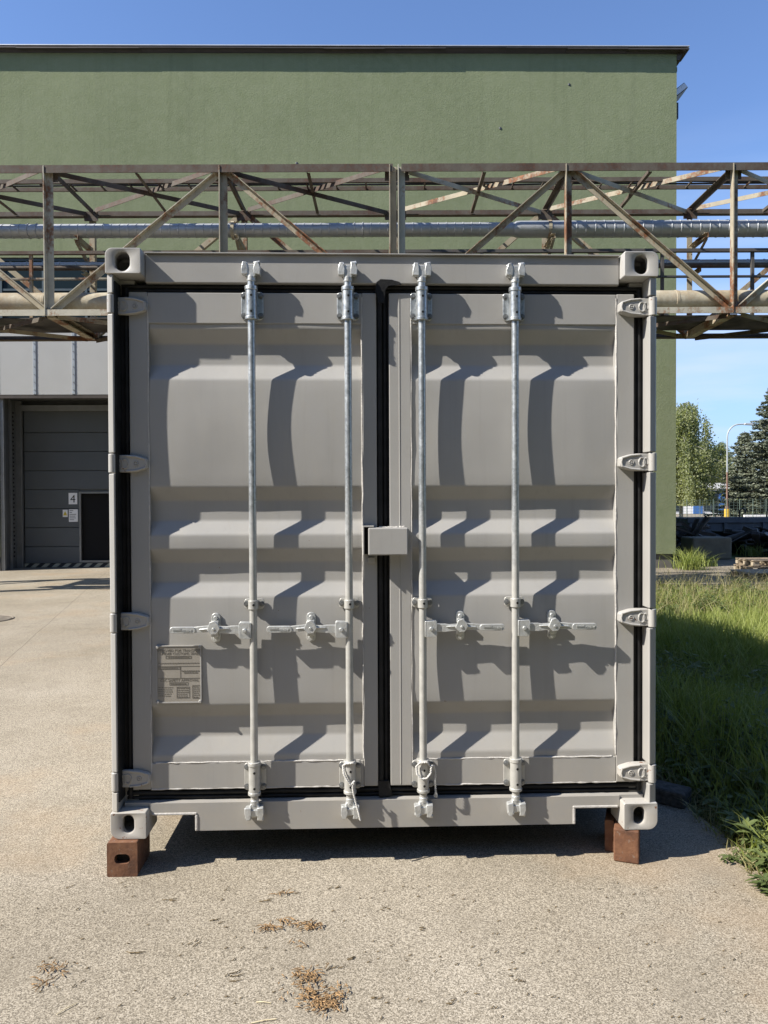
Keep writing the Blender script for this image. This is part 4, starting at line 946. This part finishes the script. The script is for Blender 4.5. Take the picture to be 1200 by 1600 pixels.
# fence, lamp, low white building
fe = empty('wire_fence', (28, 50, 0)); tag(fe, 'thin wire fence on posts across the far yard', 'fence')
q = MB(); q.cyl((0, 0, -0.02), (0, 0, 1.62), 0.022, 8); fpm = q.mesh('fence_post', M['fence_green'])
for k in range(26): link('fence_post', fpm, fe, loc=(-10 + k * 0.86, 0, 0))
q = MB()
for k in range(9): q.box(-10, 11.5, -0.006, 0.006, 0.1 + k * 0.18, 0.112 + k * 0.18)
for k in range(86): q.box(-10 + k * 0.25, -9.988 + k * 0.25, -0.004, 0.004, 0.1, 1.55)
q.build('wire_mesh', M['fence_green'], fe)
q = MB(); q.box(-0.2, 11.5, 0.5, 0.7, 0, 0.48); lw = q.build('low_wall', M['white_wall'], None); lw.location = (25.8, 54, 0); tag(lw, 'low white wall behind the far wire fence', 'wall')
lp = empty('street_lamp', (at(1136, 800, 57).x, 57, 0)); tag(lp, 'tall street lamp with curved arm beside the spruces', 'street lamp')
q = MB(); q.tube([(0, 0, 0), (0, 0, 3.6)], [0.075, 0.06], 10); q.build('lower_post', M['lamp_post_red'], lp, 40)
q = MB(); q.tube([(0, 0, 3.6), (0, 0, 6.0)] + [(0.9 - 0.9 * math.cos(k * R(15)), 0, 6.2 + 0.95 * math.sin(k * R(15))) for k in range(7)] + [(1.25, 0, 7.16)], [0.055] * 10, 8); q.build('arm', M['lamp_post'], lp, 40)
q = MB(); q.prism([(1.2, 7.10), (1.85, 7.06), (1.92, 7.14), (1.8, 7.24), (1.3, 7.24)], -0.14, 0.14, 'y'); q.build('lamp_head', M['coping_edge'], lp, bevel=0.03)
bl = empty('yellow_bollard', (at(1137, 800, 55).x - 0.05, 55, 0)); tag(bl, 'yellow drum at the foot of the street lamp', 'drum')
q = MB(); q.cyl((0, 0, 0), (0, 0, 0.9), 0.19, 16); q.build('drum', M['yellow_paint'], bl, 40)
q = MB(); q.cyl((0, 0, 0.9), (0, 0, 1.1), 0.13, 16); q.build('cap', M['lamp_post_red'], bl, 40)
wb = empty('white_building', (at(1100, 790, 84).x, 84, 0)); tag(wb, 'low white building with blue corner panels seen beyond the birch', 'building')
q = MB(); q.box(-5, 2.2, 0, 8, 0, 2.75); q.build('wall', M['white_wall'], wb)
q = MB(); q.box(-5.3, 2.6, -0.4, 8.3, 2.75, 3.35); q.build('roof_fascia', M['white_wall'], wb)
for a, b in ((-1.2, -0.2), (1.6, 2.2)):
    q = MB(); q.box(a, b, -0.12, -0.02, 0.0, 2.74); q.build('blue_panel', M['blue_panel'], wb)
for a in (-4.6, -3.2, 0.0, 0.8):
    q = MB(); q.box(a, a + 0.75, -0.06, -0.01, 0.3, 2.5); q.build('window', M['dark_glass'], wb)

# ---- trees
def leaf_cloud(pts, nrm_jit, size, rng, aspect=1.6, droop=None):
    """one small folded leaf clump (2 quads worth of faces) at every point"""
    n = len(pts); th = rng.uniform(0, 2 * np.pi, n); el = rng.normal(0, nrm_jit, n)
    d = np.stack([np.cos(th) * np.cos(el), np.sin(th) * np.cos(el), np.sin(el)], 1)
    if droop is not None: d[:, 2] -= droop; d /= np.linalg.norm(d, axis=1)[:, None]
    t = np.cross(d, rng.normal(size=(n, 3))); t /= np.linalg.norm(t, axis=1)[:, None] + 1e-9
    s = size * rng.uniform(0.6, 1.35, n)[:, None]
    a = pts - d * s * aspect * 0.5; b = pts + d * s * aspect * 0.5; l = pts + t * s * 0.5; r = pts - t * s * 0.5
    V = np.stack([a, l, b, r], 1).reshape(-1, 3); Fq = np.arange(n * 4).reshape(n, 4)
    return V, Fq
def birch(loc, hgt, rad, seed, label, nm='birch_tree', leaf='birch_leaf', bark='birch_bark', n_br=50, per=420, droop=1.0):
    rng = np.random.default_rng(seed); root = empty(nm, loc); tag(root, label, 'tree')
    q = MB(); tp = [(0.25 * math.sin(z * 0.5) * z / hgt, 0.15 * math.cos(z * 0.7) * z / hgt, z) for z in np.linspace(0, hgt * 0.93, 10)]
    q.tube(tp, list(np.linspace(0.17, 0.03, 10)), 8); tk = q.build('trunk', M[bark], root, 60)
    lim = MB(); P = []
    for k in range(n_br):
        f = rng.uniform(0.18, 0.97); z = hgt * f; a = rng.uniform(0, 2 * np.pi)
        reach = rad * (1.0 - 0.72 * max(0, (f - 0.35) / 0.65) ** 1.4) * rng.uniform(0.3, 1.15)
        rise = hgt * 0.10 * rng.uniform(0.3, 1.2)
        pts = [(reach * s * math.cos(a), reach * s * math.sin(a), z + rise * math.sin(s * 2.2) - droop * 0.6 * s * s) for s in np.linspace(0, 1, 6)]
        lim.tube(pts, list(np.linspace(0.030, 0.008, 6)), 5, False)
        nst = 9
        for j in range(nst):
            s = rng.uniform(0.25, 1.0); base = np.array([reach * s * math.cos(a), reach * s * math.sin(a), z + rise * math.sin(s * 2.2) - droop * 0.6 * s * s])
            base[:2] += rng.normal(0, 0.30, 2); ln = droop * rng.uniform(0.7, 2.3) + 0.25; m = per // nst
            tt = rng.uniform(0, 1, m) ** 0.8; sw = rng.normal(0, 0.05)
            Q = base + np.stack([rng.normal(0, 0.15, m) + (0.1 + sw) * tt, rng.normal(0, 0.15, m), -ln * tt + rng.normal(0, 0.12, m)], 1); P.append(Q)
    lim.build('limbs', M[bark], root, 60)
    P = np.concatenate(P); P = P[P[:, 2] > 1.1]
    V, Fq = leaf_cloud(P, 0.7, 0.105, rng, 1.8, 0.7)
    link('crown', raw_mesh('crown', V, Fq, M[leaf]), root)
def spruce(loc, hgt, rad, seed, label):
    rng = np.random.default_rng(seed); root = empty('spruce_tree', loc); tag(root, label, 'tree')
    q = MB(); q.tube([(0, 0, 0), (0, 0, hgt * 0.98)], [0.17, 0.02], 8); q.build('trunk', M['bark'], root, 60)
    lim = MB(); P = []; z = 0.5
    while z < hgt * 0.98:
        f = 1 - z / hgt; nb = int(6 + 5 * f); a0 = rng.uniform(0, 6)
        for k in range(nb):
            a = a0 + k * 2 * math.pi / nb + rng.normal(0, 0.15); reach = (rad * f ** 0.8 + 0.12) * rng.uniform(0.5, 1.2); sag = rng.uniform(0.12, 0.3)
            line = lambda s: np.array([reach * s * math.cos(a), reach * s * math.sin(a), z + 0.05 * rng.normal() - sag * reach * s + 0.30 * sag * reach * s ** 3 * 2])
            lim.tube([line(s) for s in np.linspace(0, 1, 4)], [0.03, 0.022, 0.015, 0.006], 4, False)
            m = int(26 + 60 * reach); s = rng.uniform(0.12, 1.0, m) ** 0.75
            ctr = np.stack([reach * s * math.cos(a), reach * s * math.sin(a), z - sag * reach * s + 0.6 * sag * reach * s ** 3], 1)
            side = rng.normal(0, 0.16, m) * (1.1 - 0.5 * s); ctr[:, 0] += -math.sin(a) * side; ctr[:, 1] += math.cos(a) * side; ctr[:, 2] -= np.abs(rng.normal(0, 0.10, m))
            P.append(ctr)
        z += 0.24 + 0.14 * f
    lim.build('limbs', M['bark'], root)
    P = np.concatenate(P); V, Fq = leaf_cloud(P, 0.35, 0.10, rng, 2.6, 0.25); link('crown', raw_mesh('crown', V, Fq, M['spruce_needle']), root)
def gx(px, Y): return at(px, 781, Y).x
birch((gx(1064, 62), 62, 0), 9.3, 3.9, 11, 'tall drooping birch right behind the corner of the green hall', per=640, n_br=74)
birch((gx(1022, 66), 66, 0), 9.8, 3.0, 12, 'birch mostly hidden behind the green hall, left of the tall one')
birch((gx(1100, 98), 98, 0), 9.0, 3.0, 13, 'smaller bushy birch behind the white building', droop=0.8)
birch((gx(1122, 100), 100, 0), 8.4, 3.6, 14, 'light green round tree far behind the street lamp', 'poplar_tree', 'poplar_leaf', 'bark', 50, 420, 0.35)
spruce((gx(1163, 66), 66, 0), 7.6, 3.1, 21, 'dark spruce with broad crown just right of the street lamp')
spruce((gx(1208, 60), 60, 0), 10.6, 3.9, 22, 'tallest dark spruce cut by the right edge of the picture')
# far wood
rng = np.random.default_rng(77); P = []
for k in range(60):
    c0 = np.array([rng.uniform(40, 130), rng.uniform(135, 170), rng.uniform(1.5, 4.5)]); m = 420
    dd = rng.normal(size=(m, 3)); dd /= np.linalg.norm(dd, axis=1)[:, None]; P.append(c0 + dd * rng.uniform(0.5, 1, m)[:, None] ** 0.4 * np.array([4.0, 3.5, 2.6]))
P = np.concatenate(P); P = P[P[:, 2] > 0.1]; V, Fq = leaf_cloud(P, 0.7, 0.5, rng, 1.4)
tag(link('far_wood', raw_mesh('far_wood', V, Fq, M['poplar_leaf'])), 'far belt of trees beyond the yard', 'trees', kind='stuff')

# unseen trees added behind the camera to block sky light from the doors
rng = np.random.default_rng(78); P = []
for k in range(120):
    c0 = np.array([rng.uniform(-40, 40), rng.uniform(-17, -11), rng.uniform(1.0, 13.0)]); m = 260
    dd = rng.normal(size=(m, 3)); dd /= np.linalg.norm(dd, axis=1)[:, None]; P.append(c0 + dd * rng.uniform(0.2, 1, m)[:, None] ** 0.4 * np.array([3.0, 2.2, 2.4]))
P = np.concatenate(P); P = P[P[:, 2] > 0.1]; V, Fq = leaf_cloud(P, 0.7, 0.55, rng, 1.4)
tag(link('sky_block_trees', raw_mesh('sky_block_trees', V, Fq, M['poplar_leaf'])), 'belt of trees added unseen behind the viewpoint to block sky light', 'trees', kind='stuff')

# ================================================================== GRASS
def blades(base, hgt, wid, lean, rng):
    n = len(base); th = rng.uniform(0, 2 * np.pi, n); dr = np.stack([np.cos(th), np.sin(th), np.zeros(n)], 1)
    sd = np.stack([-np.sin(th), np.cos(th), np.zeros(n)], 1); ta = rng.uniform(0, 2 * np.pi, n)
    sd = np.stack([np.cos(ta), np.sin(ta), np.zeros(n)], 1)
    V = np.zeros((n, 7, 3)); 
    for k, (f, wf) in enumerate(((0, 1.0), (0.4, 0.9), (0.75, 0.6), (1.0, 0))):
        c = base + dr * (lean * hgt * f ** 2)[:, None] + np.array([0, 0, 1]) * (hgt * (f - 0.28 * lean * f * f))[:, None]
        if k < 3: V[:, 2 * k] = c - sd * (wid * wf / 2)[:, None]; V[:, 2 * k + 1] = c + sd * (wid * wf / 2)[:, None]
        else: V[:, 6] = c
    i = np.arange(n)[:, None] * 7
    tri = np.concatenate([i + np.array([[0, 1, 3]]), i + np.array([[0, 3, 2]]), i + np.array([[2, 3, 5]]), i + np.array([[2, 5, 4]]), i + np.array([[4, 5, 6]])])
    return V.reshape(-1, 3), tri
def field(n, x0, x1, y0, y1, rng):
    return np.stack([rng.uniform(x0, x1, n), rng.uniform(y0, y1, n), np.full(n, -0.03)], 1)
rng = np.random.default_rng(5)
def clump_noise(p, s): return 0.5 + 0.25 * (np.sin(p[:, 0] * 2.1 * s + 1.3) * np.cos(p[:, 1] * 1.7 * s) + np.sin(p[:, 0] * 0.9 * s + p[:, 1] * 1.3 * s))
B = np.concatenate([field(26000, 1.62, 5.0, 3.2, 8.0, rng), field(34000, 2.2, 8.0, 7.0, 13.6, rng)])
k = clump_noise(B, 1.0); keep = (B[:, 0] < 0.56 * B[:, 1] + 1.2) & (B[:, 0] > 1.64 + 0.08 * np.sin(B[:, 1] * 5))
# sandy gap beside the far end of the container
keep &= ~((B[:, 1] > 10.6) & (B[:, 0] < 4.4 + 0.3 * np.sin(B[:, 1] * 3)) & (rng.uniform(size=len(B)) < 0.75))
keep &= rng.uniform(size=len(B)) < (1.0 - np.clip((B[:, 1] - 10.8) / 2.2, 0, 0.9))
B = B[keep]; k = k[keep]
hg = (0.22 + 0.30 * k) * rng.uniform(0.5, 1.25, len(B)); hg *= np.where(B[:, 1] > 9.5, 0.62, 1.0); hg *= np.clip((B[:, 0] - 1.45) / 0.6, 0.35, 1.0)
V, Fq = blades(B, hg, rng.uniform(0.004, 0.010, len(B)), rng.uniform(0.1, 0.75, len(B)), rng)
tag(link('grass', raw_mesh('grass', V, Fq, M['grass'])), 'tall green grass along the right side of the container', 'grass', kind='stuff')
B = np.concatenate([field(3600, 3.4, 8.2, 10.5, 14.4, rng), field(2600, 1.9, 6, 3.8, 10.5, rng), field(500, 6, 10, 14, 17, rng)]); B = B[B[:, 0] < 0.56 * B[:, 1] + 0.8]
V, Fq = blades(B, rng.uniform(0.12, 0.5, len(B)), rng.uniform(0.003, 0.007, len(B)), rng.uniform(0.2, 1.2, len(B)), rng)
tag(link('dry_grass', raw_mesh('dry_grass', V, Fq, M['dry_grass'])), 'thin dry stalks scattered through the green grass', 'grass', kind='stuff')
nv = 1500; B = np.stack([1.58 + np.abs(rng.normal(0, 0.10, nv)), rng.uniform(2.9, 7.5, nv), np.full(nv, -0.01)], 1)
V, Fq = blades(B, rng.uniform(0.03, 0.13, nv), rng.uniform(0.003, 0.007, nv), rng.uniform(0.4, 1.6, nv), rng)
tag(link('verge_thatch', raw_mesh('verge_thatch', V, Fq, M['dry_grass'])), 'short withered grass along the edge of the paving', 'grass', kind='stuff')
# broad leaved undergrowth
def leaves(base, L, Wd, az, el, rng):
    n = len(base); d = np.stack([np.cos(az) * np.cos(el), np.sin(az) * np.cos(el), np.sin(el)], 1)
    t = np.stack([-np.sin(az), np.cos(az), np.zeros(n)], 1); up = np.cross(d, t)
    V = np.zeros((n, 6, 3)); L = L[:, None]; Wd = Wd[:, None]
    V[:, 0] = base; V[:, 1] = base + d * L * 0.4 + t * Wd * 0.5 + up * Wd * -0.12; V[:, 2] = base + d * L * 0.75 + t * Wd * 0.32 + up * Wd * -0.05 - np.array([0, 0, 1]) * L * 0.10
    V[:, 3] = base + d * L - np.array([0, 0, 1]) * L * 0.25; V[:, 4] = base + d * L * 0.75 - t * Wd * 0.32 + up * Wd * -0.05 - np.array([0, 0, 1]) * L * 0.10; V[:, 5] = base + d * L * 0.4 - t * Wd * 0.5 + up * Wd * -0.12
    i = np.arange(n)[:, None] * 6
    return V.reshape(-1, 3), np.concatenate([i + np.array([[0, 1, 2, 3]]), i + np.array([[0, 3, 4, 5]])])
def weed_geo(c, hgt, nst, rng, spread=0.16, leafL=0.09, per=11):
    Vs, Fs, off = [], [], 0
    for s in range(nst):
        a = rng.uniform(0, 2 * np.pi); top = np.array([c[0] + math.cos(a) * spread * rng.uniform(0.2, 1), c[1] + math.sin(a) * spread * rng.uniform(0.2, 1), c[2] + hgt * rng.uniform(0.6, 1.1)])
        f = rng.uniform(0.12, 1.0, per); base = np.array(c) + (top - np.array(c)) * f[:, None]
        V, Fq = leaves(base, leafL * rng.uniform(0.5, 1.3, per), leafL * rng.uniform(0.22, 0.45, per), rng.uniform(0, 2 * np.pi, per), rng.uniform(-0.3, 0.7, per), rng)
        Vs.append(V); Fs.append(Fq + off); off += len(V)
        sdv = np.array([0.0025, 0, 0]); st = np.stack([np.array(c) - sdv, np.array(c) + sdv, top + sdv * 0.4, top - sdv * 0.4]); Vs.append(st); Fs.append(np.array([[0, 1, 2, 3]]) + off); off += 4
    return np.concatenate(Vs), np.concatenate(Fs)
Vs, Fs, off = [], [], 0
for k in range(330):
    y = rng.uniform(3.55, 7.5); x = 1.66 + abs(rng.normal(0, 0.75)) + 0.05
    if x > 0.56 * y + 0.9: continue
    hh = rng.uniform(0.10, 0.34) * min(1, 0.25 + (x - 1.6) * 1.3)
    V, Fq = weed_geo((x, y, -0.02), hh, rng.integers(3, 6), rng, 0.14, rng.uniform(0.05, 0.11), 12); Vs.append(V); Fs.append(Fq + off); off += len(V)
for k in range(150):
    y = rng.uniform(10.5, 14.3); x = rng.uniform(3.9, 0.54 * y + 0.3)
    V, Fq = weed_geo((x, y, -0.02), rng.uniform(0.08, 0.24), 4, rng, 0.15, 0.09, 10); Vs.append(V); Fs.append(Fq + off); off += len(V)
tag(link('undergrowth', raw_mesh('undergrowth', np.concatenate(Vs), np.concatenate(Fs), M['weed'])), 'low broad leaved weeds growing among the grass', 'undergrowth', kind='stuff')
# weeds that can be picked out along the paving edge
WEEDS = [(1166, 1352, 0.05, 7, 0.045, 'low pale green weed creeping onto the paving just right of the container shadow'),
         (1186, 1360, 0.07, 6, 0.05, 'leafy weed at the sunlit paving edge beside the creeping one'),
         (1204, 1366, 0.13, 7, 0.065, 'tallest leafy weed at the paving edge on the right border'),
         (1206, 1402, 0.07, 6, 0.06, 'dark leafed weed at the right border nearest the camera'),
         (1146, 1345, 0.03, 5, 0.035, 'tiny sprig on the paving at the tip of the container shadow')]
for i, (px, py, hh, ns, ll, lab) in enumerate(WEEDS):
    d = _f + CR * ((px - 600) / 1200) + CU * ((800 - py) / 1200); g0 = d * (-EYE / d.z); r5 = np.random.default_rng(50 + i)
    V, Fq = weed_geo((0, 0, 0.0), hh, ns, r5, 0.085, ll, 9)
    wo = link('edge_weed', raw_mesh('edge_weed', V, Fq, M['weed'])); wo.location = (g0.x, g0.y, 0.0); tag(wo, lab, 'weed', 'weeds along the paving edge')
tb = []
for i, (px, py, n, hh, lab) in enumerate(((1194, 1338, 30, 0.26, 'arching grass tuft lit by the sun at the right border'), (1076, 889, 300, 0.55, 'big tuft of long grass at the foot of the green hall corner'), (1100, 884, 160, 0.30, 'small grass tuft in front of the concrete block'), (1175, 868, 120, 0.40, 'grass tuft under the scrap near the pallets'))):
    d = _f + CR * ((px - 600) / 1200) + CU * ((800 - py) / 1200); g0 = d * (-EYE / d.z); r5 = np.random.default_rng(80 + i)
    base = np.stack([r5.normal(0, 0.05 if i == 0 else 0.15, n), r5.normal(0, 0.05 if i == 0 else 0.14, n), np.zeros(n)], 1)
    V, Fq = blades(base, hh * r5.uniform(0.5, 1.2, n), r5.uniform(0.005, 0.010, n) * (1 if i == 0 else 1.8), r5.uniform(0.2, 1.0, n), r5)
    to_ = link('grass_tuft', raw_mesh('grass_tuft', V, Fq, M['grass'])); to_.location = (g0.x, min(g0.y, 18.6) if i == 1 else g0.y, -0.01); tag(to_, lab, 'grass tuft', 'grass tufts')

# ================================================================== LITTER
def gp_(px, py):
    d = _f + CR * ((px - 600) / 1200) + CU * ((800 - py) / 1200); return d * (-EYE / d.z)
rr = random.Random(61)
def catkins(spots, name, label):
    q = MB()
    for px, py, n, sxx, syy in spots:
        c0 = gp_(px, py)
        for k in range(n):
            x = c0.x + rr.gauss(0, sxx); y = c0.y + rr.gauss(0, syy); a = rr.uniform(0, 6.28); ln = rr.uniform(0.008, 0.022) if rr.random() < 0.6 else rr.uniform(0.02, 0.042); z = 0.003 + abs(rr.gauss(0, 0.004))
            b = rr.uniform(-0.6, 0.6); pts = [(x + math.cos(a + b * t_) * ln * t_, y + math.sin(a + b * t_) * ln * t_, z + 0.003 * math.sin(t_ * 3) + rr.uniform(0, 0.002)) for t_ in (0, 0.35, 0.7, 1.0)]
            q.tube(pts, [0.0009, 0.0019, 0.0017, 0.0006], 5)
    tag(q.build(name, M['catkin'], None), label, 'litter', kind='stuff')
catkins([(480, 1530, 70, 0.020, 0.024), (484, 1555, 40, 0.024, 0.02), (505, 1572, 110, 0.028, 0.018), (525, 1558, 40, 0.020, 0.022), (480, 1545, 26, 0.06, 0.06)], 'catkin_litter', 'largest brown pile of fallen catkins in the foreground')
catkins([(425, 1451, 40, 0.035, 0.010), (483, 1449, 55, 0.026, 0.012), (450, 1440, 22, 0.03, 0.006), (470, 1476, 9, 0.02, 0.01), (445, 1398, 10, 0.02, 0.006)], 'catkin_litter', 'flat streak of brown catkins farther from the camera')
catkins([(88, 1518, 26, 0.026, 0.022), (70, 1541, 12, 0.02, 0.008), (66, 1512, 8, 0.015, 0.01)], 'catkin_litter', 'small tuft of brown catkins at the lower left')
q = MB()
spots = [(260, 1407, 0.03), (212, 1490, 0.04), (355, 1526, 0.05), (520, 1390, 0.03), (600, 1420, 0.02), (300, 1478, 0.02), (440, 1397, 0.03), (330, 1440, 0.03), (410, 1408, 0.03), (655, 1450, 0.02), (805, 1534, 0.02), (700, 1568, 0.02), (1012, 1512, 0.012), (940, 1434, 0.012), (545, 1500, 0.03), (580, 1560, 0.02), (517, 1515, 0.03), (20, 1497, 0.012), (230, 1445, 0.012), (108, 1505, 0.012)]
for px, py, ln in spots + [(rr.uniform(0, 1180), rr.uniform(1380, 1595), rr.uniform(0.006, 0.02)) for _ in range(150)]:
    c0 = gp_(px, py); a = rr.uniform(-0.5, 0.5)
    for k in range(1 if ln < 0.02 else 3):
        a2 = a + rr.uniform(-0.5, 0.5); o1 = Vector((c0.x + rr.gauss(0, ln * 0.6), c0.y + rr.gauss(0, ln * 0.3), 0.002))
        q.tube([o1, o1 + Vector((math.cos(a2) * ln * 0.5, math.sin(a2) * ln * 0.5, 0.003)), o1 + Vector((math.cos(a2 + 0.4) * ln, math.sin(a2 + 0.4) * ln, 0.001))], [0.0014, 0.0018, 0.0008], 5)
tag(q.build('twig_litter', M['twig'], None), 'bits of twig and bark scattered over the paving', 'litter', kind='stuff')
for px, py, a, ln, lab in ((105, 1577, 0.9, 0.07, 'thin straw lying at the lower left of the paving'), (412, 1568, -0.1, 0.05, 'short pale straw left of the biggest catkin pile'), (412, 1597, 0.25, 0.08, 'pale straw at the bottom edge of the picture')):
    c0 = gp_(px, py); q = MB(); dd = Vector((math.cos(a), math.sin(a), 0)) * ln / 2
    q.tube([Vector((0, 0, 0.003)) - dd, Vector((0, 0, 0.006)), Vector((0, 0, 0.003)) + dd], 0.0016, 6); so = q.build('straw', M['straw'], None); so.location = (c0.x, c0.y, 0); tag(so, lab, 'straw', 'straws on the paving')
